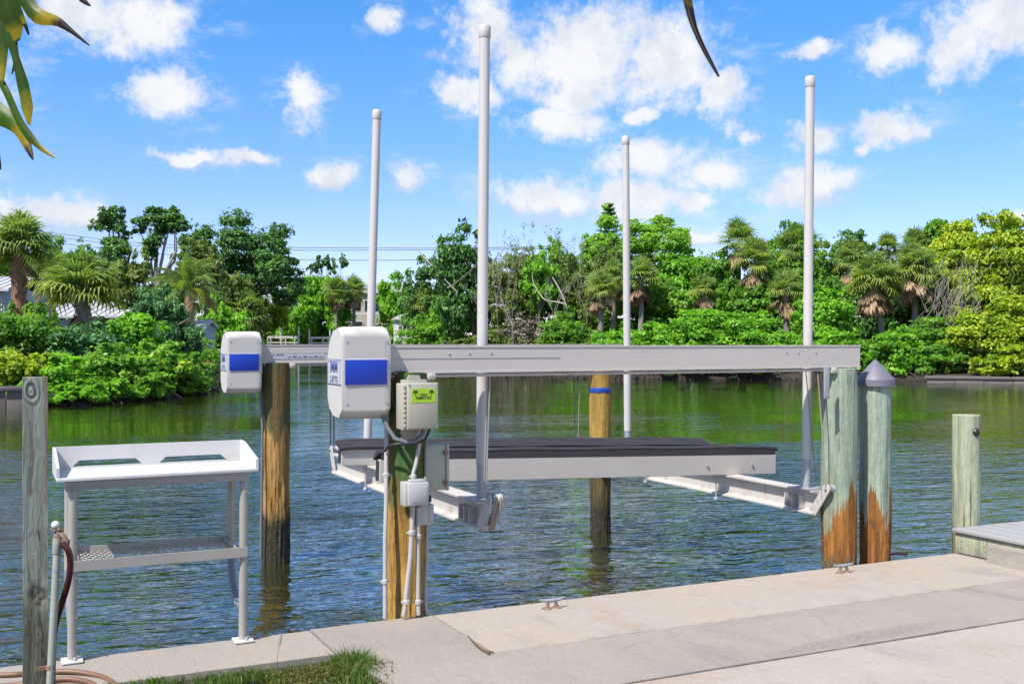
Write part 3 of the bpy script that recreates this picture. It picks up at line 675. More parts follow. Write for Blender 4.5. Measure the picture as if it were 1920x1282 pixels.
def front(x, z, y=-0.171): 
    return Matrix(((1, 0, 0, x - org.x), (0, 0, -1, y - org.y), (0, 1, 0, z - org.z), (0, 0, 0, 1)))
text_mesh('lettering', 'GEM', 0.020, M['ink'], st_, front(sxm, szm + 0.004), xs=1.1, bold=0.0)
text_mesh('lettering', 'REMOTES', 0.022, M['ink'], st_, front(sxm, szm - 0.013), xs=1.0, bold=0.0002)
for sgn in (-1, 1):                                               # the two printed palm trees
    b = MB(org); cx, czz = sxm + sgn * sw_ * 0.34, szm + sh_ * 0.24
    b.box((cx - 0.0015, -0.1713, czz - 0.024), (cx + 0.0015, -0.1706, czz))
    for ang in (10, 45, 90, 135, 170, -25, 205):
        aa = R(ang); ln = 0.017
        p0 = Vector((cx, -0.1713, czz)); d = Vector((math.cos(aa), 0, math.sin(aa))); pe = Vector((-d.z, 0, d.x))
        b.prism([p0 - pe * .001, p0 + d * ln * .6 - pe * .003 + Vector((0, 0, .003)), p0 + d * ln + Vector((0, 0, -.004)), p0 + d * ln * .6 + pe * .003 + Vector((0, 0, .003))], (0, 0.0006, 0))
    b.done('palm_print', M['ink'], st_)
tag(t, None)
# grey-green box facing along the wall
t = thing('junction_box', 'grey green hinged box on the side of the pile, below the beige box', 'electrical box', (2.38, 0.05, 0.83)); org = Vector(t.location)
b = MB(org); a, c = ybox(b, 798, 836, 836, 918, 0.02, 0.10, 0.006); b.done('body', M['olivebox'], t)
b = MB(org); b.box((c.x + 0.001, 0.012, c.z - 0.004), (c.x + 0.020, 0.128, a.z + 0.006), 0.005); b.done('lid', M['beige'], t)
for k in (0.16, 0.84):
    b = MB(org); zz = c.z + (a.z - c.z) * k; b.box((c.x - 0.018, 0.008, zz - 0.013), (c.x + 0.010, 0.0195, zz + 0.013), 0.003, 1); b.lathe((c.x - 0.006, 0.007, zz), [(0.006, 0.003), (0.006, -0.004)], 8, axis='Y'); b.done('latch', M['rust'], t)
# weatherproof outlet
t = thing('outlet_box', 'light grey weatherproof outlet box with bubble lid on the pile', 'outlet', (2.25, -0.02, 0.77)); org = Vector(t.location)
b = MB(org); ybox(b, 759, 905, 803, 947, -0.07, 0.085, 0.006); b.done('body', M['greybox'], t)
b = MB(org); a, c = ybox(b, 767, 906, 805, 946, -0.115, 0.042, 0.010); b.done('lid', M['greybox'], t)
b = MB(org); b.box((a.x + 0.016, -0.119, c.z + 0.018), (c.x - 0.016, -0.113, a.z - 0.020), 0.003); b.done('lid_panel', M['greybox'], t)
b = MB(org); ybox(b, 770, 900, 798, 905, -0.10, 0.05, 0.003); b.done('hinge', M['greybox'], t)
b = MB(org); b.box((c.x + 0.002, -0.10, c.z + 0.01), (c.x + 0.022, -0.06, c.z + 0.05), 0.006); b.done('latch', M['rubber'], t)
# small box lower down
t = thing('small_junction_box', 'small grey box on the pile under the outlet', 'electrical box', (2.33, 0.0, 0.66)); org = Vector(t.location)
b = MB(org); a, c = ybox(b, 786, 946, 804, 984, -0.02, 0.06, 0.005); b.done('body', M['conduit'], t)
b = MB(org); b.box((c.x + 0.001, -0.015, c.z + 0.003), (c.x + 0.035, 0.045, a.z - 0.003), 0.005); b.done('lid', M['greybox'], t)
b = MB(org); ybox(b, 784, 940, 806, 946, -0.03, 0.06, 0.005); b.done('clasp', M['rubber'], t)

def conduit(label, pts, r, m, clips=(), name='conduit', grp='conduits on the pile'):
    t = thing(name, label, 'conduit', pts[-1], 0, grp); org = Vector(pts[-1])
    b = MB(org); b.tube(pts, r, 10); b.done('pipe', m, t, 60)
    for c in clips:
        c = Vector(c); b = MB(org); b.lathe(c, [(r * 1.05, -0.014), (r * 1.45, -0.010), (r * 1.45, 0.010), (r * 1.05, 0.014)], 10); b.box((c.x - r * 2.1, c.y, c.z - 0.006), (c.x + r * 2.1, c.y + 0.012, c.z + 0.006), 0.002, 1)
        b.done('clip', m, t)
    return t
def Y3(px, py, Y): return gy(px, py, Y)
conduit('thin pale conduit on the outer edge of the pile, tallest of the conduits', [Y3(726, 745, 0.10), Y3(724, 850, 0.06), Y3(724, 945, 0.03), Y3(722, 1010, 0.02), Y3(722, 1159, 0.02)], 0.0125, M['conduit'], [Y3(724, 890, 0.05), Y3(722, 1090, 0.02)])
conduit('pale conduit from the outlet box down to the wall', [Y3(774, 947, -0.03), Y3(770, 1040, -0.03), Y3(762, 1110, -0.03), Y3(761, 1130, -0.03), Y3(757, 1154, -0.02)], 0.014, M['conduit'], [Y3(772, 998, -0.03), Y3(762, 1128, -0.03)])
conduit('pale conduit between the outlet conduit and the pile edge', [Y3(784, 950, -0.02), Y3(784, 1120, -0.02), Y3(785, 1152, -0.02)], 0.013, M['conduit'], [Y3(784, 1005, -0.02), Y3(784, 1128, -0.02)])
conduit('thin grey conduit from the small grey box down the pile edge', [Y3(801, 984, 0.03), Y3(800, 1060, 0.03), Y3(797, 1120, 0.03), Y3(800, 1150, 0.02)], 0.010, M['galv'], [Y3(798, 1128, 0.03)])
conduit('dark flexible conduit looping from the big motor cover to the beige box', [Y3(718, 782, 0.02), Y3(727, 802, 0.0), Y3(740, 822, -0.04), Y3(760, 829, -0.06), Y3(780, 826, -0.07), Y3(792, 815, -0.07), Y3(796, 803, -0.07)], 0.013, M['flex'], (), 'flexible_conduit')
conduit('black cable looping under the beige box', [Y3(722, 845, 0.04), Y3(728, 836, 0.0), Y3(745, 832, -0.05), Y3(775, 833, -0.065), Y3(797, 824, -0.06), Y3(806, 804, -0.07)], 0.008, M['rubber'], (), 'flexible_conduit')
conduit('grey flexible conduit from the beige box down to the outlet', [Y3(786, 804, -0.06), Y3(786, 835, -0.05), Y3(780, 870, -0.045), Y3(775, 885, -0.045), Y3(775, 902, -0.05)], 0.011, M['conduit'], [Y3(775, 893, -0.048)], 'flexible_conduit')
conduit('thin black wire running down the green pile from the beam', [Y3(738, 702, 0.0), Y3(733, 720, 0.0), Y3(736, 750, 0.0), Y3(746, 790, 0.01), Y3(752, 820, 0.0)], 0.004, M['rubber'], (), 'wire')
b = MB(); b.tube([Y3(735, 700, 0.05), Y3(742, 697, 0.045), Y3(758, 697, 0.045), Y3(770, 701, 0.05)], 0.0045, 6); tag(b.done('wire', M['rubber'], None, 60), 'short dark wire tucked under the beam beside the motor cover', 'wire')
conduit('dark cable from the rear motor cover down the brown pile', [Y3(487, 735, 3.40), Y3(489, 760, 3.38), Y3(492, 800, 3.36), Y3(491, 900, 3.36), Y3(489, 1045, 3.36)], 0.011, M['flex'], (), 'flexible_conduit', 'conduits on the rear pile')

# ------------------------------------------------------------------ FILLET TABLE
lx0, lx1 = gz(135, 1240).x, gz(452, 1197).x; ly = -0.055; ry = 0.285
t = thing('fillet_table', 'white topped aluminium fish cleaning table on the seawall over the water', 'fish cleaning table', ((lx0 + lx1) / 2, ly, 0)); org = Vector(t.location)
LR = 0.0225
def tl(name, pts, r=LR, m='alu_table', n=16, lab=None):
    b = MB(org); b.tube(pts, r, n); o = b.done(name, M[m], t, 50)
    if lab: o['label'] = lab
    return o
for x in (lx0, lx1):
    tl('leg', [(x, ly, 0.008), (x + 0.006, ly, 0.90)])
    tl('rear_leg', [(x + 0.006, ry, 0.90), (x + 0.004, ry, 0.392)])
    tl('curved_brace', [(x + 0.004, ry, 0.391)] + [(x + 0.002, ry - (ry - ly) * (1 - math.cos(a)) * 0.97, 0.40 - 0.25 * math.sin(a)) for a in np.linspace(0.05, 1.45, 10)], LR * 0.85, 'brace')
    b = MB(org); b.box((x - 0.05, ly - 0.055, 0.001), (x + 0.05, ly + 0.05, 0.012), 0.003); fp = b.done('foot_plate', M['plate'], t)
    b = MB(org); b.lathe((x + 0.012, ly - 0.036, 0.012), [(0.011, 0), (0.011, 0.009), (0.006, 0.016)], 8); b.done('bolt', M['galv'], fp)
zt = 0.905
for ya in (ly, ry):
    b = MB(org); b.box((lx0 - 0.03, ya - 0.03 if ya == ly else ya - 0.005, zt - 0.045), (lx1 + 0.03, ya - 0.002 if ya == ly else ya + 0.022, zt), 0.003); b.done('top_rail', M['alu_table'], t)
for x in (lx0, lx1):
    b = MB(org); b.box((x - 0.022, ly + 0.001, zt - 0.044), (x + 0.022, ry - 0.006, zt - 0.001), 0.003); b.done('cross_rail', M['alu_table'], t)
TX0, TX1, TY0, TY1 = gxp(106, -0.105), gxp(485, -0.105), -0.105, 0.33
b = MB(org); b.box((TX0, TY0, zt + 0.001), (TX1, TY1, zt + 0.020), 0.003); b.done('cutting_board', M['white'], t)
# back panel with two long slots
zs, ze = zt + 0.020, gy(300, 830, TY1).z
b = MB(org)
def slotpanel(x0, x1, z0, z1, slots, y, th):
    zsl0, zsl1 = slots[0][2], slots[0][3]; xs = x0
    b.box((x0, y, z0), (x1, y + th, zsl0)); 
    segs = []
    top = [(x0, zsl1)]
    cur = x0; edges = []
    for (a, c, q0, q1) in slots:
        edges.append((cur, a, 'r')); cur = c
    edges.append((cur, x1, 'e'))
    # solid pieces between the slots, with slanted ends
    k = 0.035
    for i, (a, c, _) in enumerate(edges):
        lo_l = a; hi_l = a - (k if i else 0); lo_r = c; hi_r = c + (k if i < len(edges) - 1 else 0)
        b.prism([(lo_l, y, zsl0), (lo_r, y, zsl0), (hi_r, y, zsl1), (hi_l, y, zsl1)], (0, th, 0))
    b.box((x0, y, zsl1), (x1, y + th, z1))
s0a, s0b = gxp(135, TY1), gxp(266, TY1); s1a, s1b = gxp(298, TY1), gxp(424, TY1)
slotpanel(TX0, TX1, zs, ze, [(s0a, s0b, zs + 0.010, zs + 0.042), (s1a, s1b, zs + 0.010, zs + 0.042)], TY1 - 0.014, 0.014)
b.done('back_panel', M['white'], t)
for x, sg in ((TX0, 1), (TX1 - 0.014, 1)):
    b = MB(org); b.prism([(x, TY0 + 0.004, zs), (x, TY1 - 0.0145, zs), (x, TY1 - 0.0145, ze), (x, TY1 - 0.10, ze - 0.002), (x, TY0 + 0.004, zs + 0.05)], (0.014, 0, 0)); b.bevel_all(0.003, 2, 30); b.done('side_panel', M['white'], t)
# shelf of expanded metal in an angle frame
sz = 0.475
for ya, yb in ((ly - 0.03, ly - 0.026), (ry + 0.022, ry + 0.026)):
    b = MB(org); b.box((lx0 - 0.01, ya, sz - 0.022), (lx1 + 0.02, yb, sz + 0.032), 0.001, 1); b.done('shelf_rail', M['alu_table'], t)
for x in (lx0 + 0.032, lx1 - 0.036):
    b = MB(org); b.box((x, ly - 0.0255, sz - 0.01), (x + 0.004, ry + 0.0215, sz + 0.032), 0.001, 1); b.done('shelf_end', M['alu_table'], t)
b = MB(org); x0, x1, y0, y1 = lx0 + 0.037, lx1 - 0.037, ly - 0.025, ry + 0.021
pit = 0.034; sl_ = 2.4
for sg in (1, -1):
    k0 = -int((x1 - x0) / pit) - 20
    for k in range(k0, -k0):
        # line y = y0 + sg*sl*(x - xk)
        xk = x0 + k * pit; pts = []
        for (yy) in (y0, y1):
            xx = xk + sg * (yy - y0) / sl_; pts.append([xx, yy])
        (xa, ya), (xb, yb) = sorted(pts)
        if xb <= x0 or xa >= x1: continue
        f = lambda X: ya + (yb - ya) * (X - xa) / (xb - xa)
        A = (max(xa, x0), f(max(xa, x0))); B = (min(xb, x1), f(min(xb, x1)))
        if (Vector(A) - Vector(B)).length < 0.01: continue
        b.bar((A[0], A[1], sz + 0.002 * sg), (B[0], B[1], sz + 0.002 * sg), 0.0042, 0.003)
tag(b.done('expanded_mesh', M['alu_white'], t, None), kind='stuff')
for x, z in ((lx1 - 0.0, 0.46), (lx1, 0.80), (lx0, 0.42), (lx0, 0.22)):
    b = MB(org); b.lathe((x + 0.02, ly - 0.018, z), [(0.006, 0), (0.006, -0.012), (0.003, -0.014)], 8, axis='Y'); b.done('bolt', M['rust'], t)

# ------------------------------------------------------------------ SQUARE POST, STANDPIPE, HOSES
pc = gd(66, 708, 4.23); zp = pc.z
def post_mat():
    m, t = new_mat('weathered_square_post')
    P = pos(t); z = t.new('ShaderNodeSeparateXYZ', {0: P}).outputs[2]
    wv = t.vm('ADD', P, t.scale(t.vm('SUBTRACT', t.noise(P, 4, 3, out=1), (0.5, 0.5, 0.5)), (0.06, 0.06, 0.16)))
    gr = t.noise(t.scale(wv, (45, 45, 2.0)), 1.0, 6, 0.65, 0.6)
    # knot rings near the top and lower down
    def rings(c, sx_, szz):
        d = t.vm('LENGTH', t.vm('MULTIPLY', t.vm('SUBTRACT', wv, c), (sx_, 0.01, szz)))
        r = t.m('ADD', t.m('MULTIPLY', t.m('SINE', t.m('MULTIPLY', d, 17)), 0.5), 0.5)
        return d, r
    kx = gd(66, 740, 4.19)
    d1, r1 = rings((kx.x - 0.004, kx.y, kx.z + 0.012), 20, 9)
    k1 = t.m('MULTIPLY', t.m('SUBTRACT', 1.0, t.step(d1, 0.2, 0.95)), 0.5)
    d2, r2 = rings((kx.x + 0.01, kx.y, 0.60), 22, 16); k2 = t.m('SUBTRACT', 1.0, t.step(d2, 0.4, 1.0))
    d3, r3 = rings((kx.x + 0.02, kx.y, 0.16), 22, 13); k3 = t.m('SUBTRACT', 1.0, t.step(d3, 0.4, 1.0))
    pat = t.mix(k1, gr, r1)
    f = t.step(pat, 0.32, 0.66)
    hi = t.mix(f, (0.125, 0.125, 0.105), (0.245, 0.275, 0.225))
    lo = t.mix(f, (0.05, 0.043, 0.032), (0.155, 0.16, 0.12))
    zz = t.m('ADD', z, t.m('MULTIPLY', t.m('SUBTRACT', t.noise(t.scale(P, (9, 9, 3)), 1.0, 5), 0.5), 0.5))
    c = t.mix(t.step(zz, 0.45, 0.72), lo, hi)
    kk = t.m('MAXIMUM', k2, k3); c = t.mix(t.m('MULTIPLY', kk, 0.85), c, t.mix(t.step(t.noise(P, 50, 4, 0.7), 0.4, 0.6), (0.035, 0.027, 0.02), (0.21, 0.19, 0.15)))
    xe = t.m('ADD', t.new('ShaderNodeSeparateXYZ', {0: P}).outputs[0], t.m('MULTIPLY', t.m('SUBTRACT', t.noise(t.scale(P, (30, 30, 9)), 1.0, 5, 0.7), 0.5), 0.022))
    red = t.m('MULTIPLY', t.step(xe, pc.x + 0.032, pc.x + 0.042), t.step(zz, 0.75, 1.15)); c = t.mix(t.m('MULTIPLY', red, 0.8), c, (0.20, 0.085, 0.05))
    crk = t.step(t.noise(t.scale(wv, (70, 70, 1.0)), 1.0, 4, 0.6), 0.64, 0.70); c = t.mix(t.m('MULTIPLY', crk, 0.7), c, (0.03, 0.025, 0.02))
    finish(t, **{'Base Color': c, 'Roughness': 0.9, 'Specular IOR Level': 0.2, 'Normal': bump(t, t.m('SUBTRACT', pat, t.m('ADD', crk, t.m('MULTIPLY', kk, 0.6))), 0.8, 0.012)})
    return m
t = thing('square_post', 'weathered grey green square wooden post with knots beside the hose pipe', 'wooden post', (pc.x, pc.y, -0.05)); org = Vector(t.location)
b = MB(org); w = 0.0445
rng = random.Random(5)
N = 30; rings = []
for i in range(N + 1):
    z = -0.3 + (zp + 0.3) * i / N; ring = []
    for (sx_, sy_) in ((-1, -1), (-0.85, -1.0), (0, -1), (0.85, -1.0), (1, -1), (1, 0.85), (1, 1), (-1, 1), (-1, 0.0), (-1, -0.85)):
        e = 0.0018 * mnoise.noise(Vector((sx_ * 3, sy_ * 3, z * 6)))
        ring.append(b.b.verts.new(b.P((pc.x + sx_ * (w + e), pc.y + sy_ * (w + e), z + (rng.uniform(-0.006, 0.004) if i == N else 0)))))
    rings.append(ring)
for r0, r1 in zip(rings, rings[1:]):
    for k in range(10): b.b.faces.new((r0[k], r0[(k + 1) % 10], r1[(k + 1) % 10], r1[k]))
b.b.faces.new(rings[-1]); b.b.faces.new(rings[0][::-1])
b.done('timber', post_mat(), t, 50)
sp0 = gd(108, 1012, 4.20); sp1 = gd(93, 1300, 4.16)
t = thing('standpipe', 'aged plastic water pipe with tap strapped to the square post', 'standpipe', (sp1.x, sp1.y, -0.03)); org = Vector(t.location)
d = (sp1 - sp0).normalized()
b = MB(org); b.tube([sp0, sp1 + d * 0.25], 0.0145, 14); b.done('pipe', M['pipe_old'], t, 60)
b = MB(org); b.tube([sp0 - d * 0.006, sp0 - d * 0.004, sp0 + d * 0.05, sp0 + d * 0.055], [0.016, 0.0185, 0.0185, 0.016], 14); b.done('coupling', M['pipe_old'], t, 40)
b = MB(org); c = sp0 + d * 0.105; b.tube([c, c + d * 0.018], 0.0155, 14); b.done('metal_band', M['galv'], t, 40)
b = MB(org); c = gd(95, 1250, 4.17); b.tube([c - d * 0.008, c + d * 0.008], 0.0185, 12); b.box((c.x - 0.055, c.y - 0.004, c.z - 0.007), (c.x - 0.012, c.y + 0.004, c.z + 0.007)); b.done('strap', M['rust'], t, 40)
b = MB(org); hb = sp0 - d * 0.025
b.lathe(sp0 - d * 0.004 , [(0.018, 0), (0.016, 0.02), (0.012, 0.03)], 10); b.tube([hb, hb + Vector((0.016, -0.012, -0.006)), hb + Vector((0.03, -0.018, -0.03))], 0.011, 8)
b.lathe(hb + Vector((0.028, -0.016, -0.034)), [(0.014, -0.012), (0.016, 0), (0.014, 0.012)], 10); b.done('tap', M['rust'], t)
b = MB(org)
for k in range(6):
    a = k * math.pi / 3; b.lathe(hb + Vector((0.018 * math.cos(a) - 0.005, 0.012 * math.sin(a), 0.014 + 0.004 * (k % 2))), [(0.003, -0.005), (0.007, 0), (0.003, 0.005)], 8)
b.done('tap_handle', M['rust'], t)
b = MB(org); bmesh.ops.create_uvsphere(b.b, u_segments=14, v_segments=8, radius=0.0165, matrix=Matrix.Translation(b.P(gd(104, 984, 4.20)))); b.done('vent_cap', M['plate'], t, 80)
def smooth_path(pts, k=6):
    pts = [Vector(p) for p in pts]; out = []
    for i in range(len(pts) - 1):
        p0, p1, p2, p3 = pts[max(i - 1, 0)], pts[i], pts[i + 1], pts[min(i + 2, len(pts) - 1)]
        for j in range(k):
            s = j / k; out.append(0.5 * ((2 * p1) + (p2 - p0) * s + (2 * p0 - 5 * p1 + 4 * p2 - p3) * s * s + (3 * p1 - p0 - 3 * p2 + p3) * s ** 3))
    return out + [pts[-1]]
b = MB(); b.tube(smooth_path([gd(116, 1018, 4.18), gd(127, 1030, 4.18), gd(132, 1052, 4.19), gd(129, 1085, 4.20), gd(118, 1125, 4.22), gd(104, 1172, 4.25), gd(99, 1230, 4.30), gz(98, 1340, -0.01)]), 0.0125, 12)
tag(b.done('garden_hose', M['hose'], None, 80), 'maroon garden hose curving down from the tap', 'hose')
b = MB()
Zh = 0.0
b.tube(smooth_path([gz(-60, 1268, Zh), gz(20, 1264, Zh + .01), gz(60, 1262, Zh + .005), gz(120, 1258, Zh + .012), gz(165, 1262, Zh + .008), gz(200, 1272, Zh), gz(225, 1290, Zh)]), 0.013, 10)
b.tube(smooth_path([gz(-60, 1290, Zh), gz(20, 1284, Zh), gz(80, 1276, Zh + .012), gz(130, 1272, Zh + .016), gz(170, 1280, Zh + .012), gz(190, 1296, Zh)]), 0.013, 10)
b.tube(smooth_path([gz(60, 1300, Zh), gz(110, 1285, Zh + .012), gz(150, 1286, Zh + .012), gz(160, 1300, Zh)]), 0.013, 10)
tag(b.done('coiled_hose', M['hose_tan'], None, 80), 'faded tan hose lying coiled at the foot of the square post', 'hose')

# ------------------------------------------------------------------ CLEATS, RAISED DOCK, BLOCK, TWIG
def cleat(name, label, px, py):
    c = gz(px, py); t = thing(name, label, 'mooring cleat', c, 0, 'mooring cleats on the seawall')
    for s in (-1, 1):
        b = MB(); b.lathe((s * 0.036, 0, 0), [(0.030, 0.0), (0.028, 0.006), (0.010, 0.010)], 14); b.done('base_pad', M['rust'], t)
        b = MB(); b.tube([(s * 0.034, 0, 0.006), (s * 0.026, 0, 0.034), (s * 0.022, 0, 0.050)], [0.013, 0.009, 0.010], 10); b.done('leg', M['rust'], t, 60)
    b = MB(); b.tube([(-0.082, 0, 0.058), (-0.05, 0, 0.051), (0, 0, 0.048), (0.05, 0, 0.051), (0.082, 0, 0.058)], [0.006, 0.010, 0.0115, 0.010, 0.006], 10); b.done('horn', M['galv'], t, 60)
    return t
cleat('mooring_cleat', 'rusty mooring cleat on the cream slab between the two seawall piles', 1035, 1140)
cleat('mooring_cleat.001', 'rusty mooring cleat at the foot of the mint green pile', 1582, 1073)
t = thing('dock', 'raised grey boarded dock with mint green fascia at the end of the seawall', 'dock', (6.6, -0.4, 0)); org = Vector(t.location)
for i in range(14):
    x = 6.535 + i * 0.146
    b = MB(org); b.box((x, -0.99, 0.163), (x + 0.140, 0.012, 0.190), 0.004); b.done('plank', M['deck'], t)
fasc = pile_mat('mint_fascia', (0.31, 0.335, 0.235), (0.44, 0.36, 0.24), (0.2, 0.16, 0.1), -0.4, -0.3, -0.9, 0.1, 40.0, 0.2, ((0.46, 0.42, 0.28), 0.5))
b = MB(org); b.box((6.556, -0.98, 0.010), (6.594, 0.0, 0.155), 0.003); fo = b.done('fascia_board', fasc, t)
b = MB(org); b.box((6.60, -0.98, -0.06), (8.5, 0.0, 0.150), 0.003); b.done('joist', M['dock_grey'], t)
b = MB(org); b.box((6.560, -0.97, -0.28), (6.5985, -0.02, 0.004), 0.003); b.done('lower_board', M['dock_grey'], t)
for yy, zz in ((-0.06, 0.10), (-0.06, 0.05), (-0.27, 0.095), (-0.27, 0.06)):
    b = MB(org); b.lathe((6.5562, yy, zz), [(0.006, 0.002), (0.006, -0.002)], 8, axis='X'); b.done('bolt', M['rust'], t)
b = MB((7.4, -2.3, 0.0)); 
b.box((6.47, -4.5, -0.02), (8.6, -0.36, 0.128)); 
bmesh.ops.subdivide_edges(b.b, edges=b.b.edges, cuts=24, use_grid_fill=True)
for v in b.b.verts: 
    q = mnoise.noise(v.co * 7) * 0.006 + mnoise.noise(v.co * 25) * 0.003; v.co += Vector((q, q, q * 0.4))
o = b.done('concrete_block', M['block_conc'], None, 40, (7.4, -2.3, 0.0)); tag(o, 'rough cracked concrete block beside the raised dock', 'concrete block')
b = MB(); b.tube(smooth_path([gz(878, 1192, 0.012), gz(890, 1205, 0.02), gz(905, 1217, 0.01), gz(925, 1222, 0.012)]), [0.0035] * 6 + [0.005] * 6 + [0.004] * 7, 6); b.tube([gz(898, 1213, .012), gz(918, 1225, .01)], 0.006, 6)
tag(b.done('twig', M['twig'], None, 80), 'dry dark twig lying on the joint of the slabs', 'twig')
b = MB(); b.tube(smooth_path([gz(1662, 1040, -0.05), gz(1680, 1037, -0.04), gz(1700, 1038, -0.06)]), 0.014, 6)
tag(b.done('rope_end', simple('faded_coral_rope', (0.40, 0.17, 0.14), 0.8), None, 80), 'faded coral rope end at the wall edge beside the capped pile', 'rope')


# ------------------------------------------------------------------ VEGETATION
def leaf_mat(name, stops, rough=0.5, trans=0.48, patch=0.5, yellow=None):
    m, t = new_mat(name)
    a = t.new('ShaderNodeAttribute', attribute_name='tint').outputs['Fac']
    big = t.noise(pos(t), 0.55, 3, 0.6)
    f = t.m('ADD', a, t.m('MULTIPLY', t.m('SUBTRACT', big, 0.5), patch), clamp=True)
    c = t.ramp(f, stops)
    b = t.new('ShaderNodeBsdfPrincipled', {'Base Color': c, 'Roughness': rough, 'Specular IOR Level': 0.35})
    tr = t.new('ShaderNodeBsdfTranslucent', {'Color': t.mix(1.0, c, (1.35, 1.4, 0.5), 'MULTIPLY')})
    mx = t.new('ShaderNodeMixShader', {0: trans, 1: b.outputs[0], 2: tr.outputs[0]})
    t.new('ShaderNodeOutputMaterial', {0: mx.outputs[0]})
    return m
L = {
 'bright': leaf_mat('bright_green_leaves', [(0, (0.077, 0.219, 0.019)), (0.5, (0.180, 0.426, 0.035)), (1, (0.335, 0.600, 0.068))]),
 'mid': leaf_mat('mid_green_leaves', [(0, (0.062, 0.161, 0.023)), (0.5, (0.134, 0.311, 0.038)), (1, (0.257, 0.459, 0.068))]),
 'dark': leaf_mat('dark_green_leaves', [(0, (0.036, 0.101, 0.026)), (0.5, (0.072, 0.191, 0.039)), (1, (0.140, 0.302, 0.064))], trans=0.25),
 'cedar': leaf_mat('blue_green_needles', [(0, (0.042, 0.129, 0.042)), (0.5, (0.085, 0.223, 0.068)), (1, (0.157, 0.350, 0.103))], trans=0.2),
 'yellow': leaf_mat('yellow_green_leaves', [(0, (0.106, 0.206, 0.016)), (0.5, (0.251, 0.393, 0.026)), (0.85, (0.425, 0.525, 0.035)), (1, (0.477, 0.485, 0.048))], trans=0.4),
 'olive': leaf_mat('olive_leaves', [(0, (0.084, 0.147, 0.037)), (0.5, (0.160, 0.244, 0.064)), (1, (0.281, 0.332, 0.112))]),
 'pale': leaf_mat('pale_green_leaves', [(0, (0.104, 0.255, 0.029)), (0.5, (0.209, 0.425, 0.051)), (1, (0.343, 0.574, 0.097))]),
 'grey': leaf_mat('grey_dry_twigs', [(0, (0.120, 0.114, 0.078)), (0.5, (0.204, 0.180, 0.132)), (1, (0.300, 0.264, 0.204))], trans=0.1),
 'palm': leaf_mat('palm_fronds', [(0, (0.075, 0.162, 0.044)), (0.5, (0.190, 0.297, 0.075)), (1, (0.356, 0.426, 0.143))], trans=0.4, patch=0.35),
 'palmy': leaf_mat('yellowing_palm_fronds', [(0, (0.119, 0.204, 0.034)), (0.5, (0.255, 0.340, 0.060)), (1, (0.459, 0.442, 0.102))], trans=0.35, patch=0.35),
 'palmdead': leaf_mat('dead_palm_fronds', [(0, (0.184, 0.115, 0.063)), (0.5, (0.322, 0.218, 0.127)), (1, (0.460, 0.345, 0.230))], rough=0.8, trans=0.3),
 'seagrape': leaf_mat('round_glossy_leaves', [(0, (0.073, 0.195, 0.028)), (0.5, (0.167, 0.379, 0.042)), (0.88, (0.308, 0.528, 0.078)), (1, (0.600, 0.551, 0.136))], rough=0.35),
}
NR = np.random.default_rng(11)
def unit(v): return v / np.maximum(np.linalg.norm(v, axis=1, keepdims=True), 1e-9)
def quads_mesh(name, V, tint=None):
    """V: (n,4,3) corner points"""
    n_ = len(V); me = bpy.data.meshes.new(name)
    me.vertices.add(n_ * 4); me.loops.add(n_ * 4); me.polygons.add(n_)
    me.vertices.foreach_set('co', V.reshape(-1).astype(np.float32))
    me.loops.foreach_set('vertex_index', np.arange(n_ * 4, dtype=np.int32))
    me.polygons.foreach_set('loop_start', np.arange(0, n_ * 4, 4, dtype=np.int32))
    me.update()
    if tint is not None:
        a = me.attributes.new('tint', 'FLOAT', 'FACE'); a.data.foreach_set('value', tint.astype(np.float32))
    return me
def leaf_quads(c, nrm, size, aspect=0.5, rng=NR, droop=0.15):
    n_ = len(c); t_ = rng.normal(size=(n_, 3)); t_[:, 2] -= droop
    t_ = unit(t_ - nrm * np.sum(t_ * nrm, 1, keepdims=True)); s = np.cross(nrm, t_)
    L_ = size[:, None]; w = L_ * aspect * 0.5
    fold = nrm * (w * 0.35)
    return np.stack([c - t_ * L_ * 0.5, c + s * w + fold, c + t_ * L_ * 0.5 - nrm * L_ * 0.12, c - s * w + fold], 1)
def clumps_in(rng, m, rx, ry, rz, lo=0.5, hi=0.92, kr=(0.24, 0.42)):
    m = int(m * 1.7); kr = (kr[0] * .68, kr[1] * .85)
    d = unit(rng.normal(size=(m, 3))); d[:, 2] = np.where(d[:, 2] < -0.35, -d[:, 2], d[:, 2])
    rr = rng.uniform(lo, hi, (m, 1)); c = d * rr * np.array([rx, ry, rz])
    r = rng.uniform(*kr, m) * min(rx, rz) * (1.15 - 0.35 * rng.random(m))
    k = max(6, m // 3); d2 = unit(rng.normal(size=(k, 3))); d2[:, 2] = np.abs(d2[:, 2])                 # shoots that break the outline
    c2 = d2 * rng.uniform(.88, 1.16, (k, 1)) * np.array([rx, ry, rz]); r2 = rng.uniform(.07, .17, k) * min(rx, rz)
    return np.vstack([c, c2]), np.concatenate([r, r2])
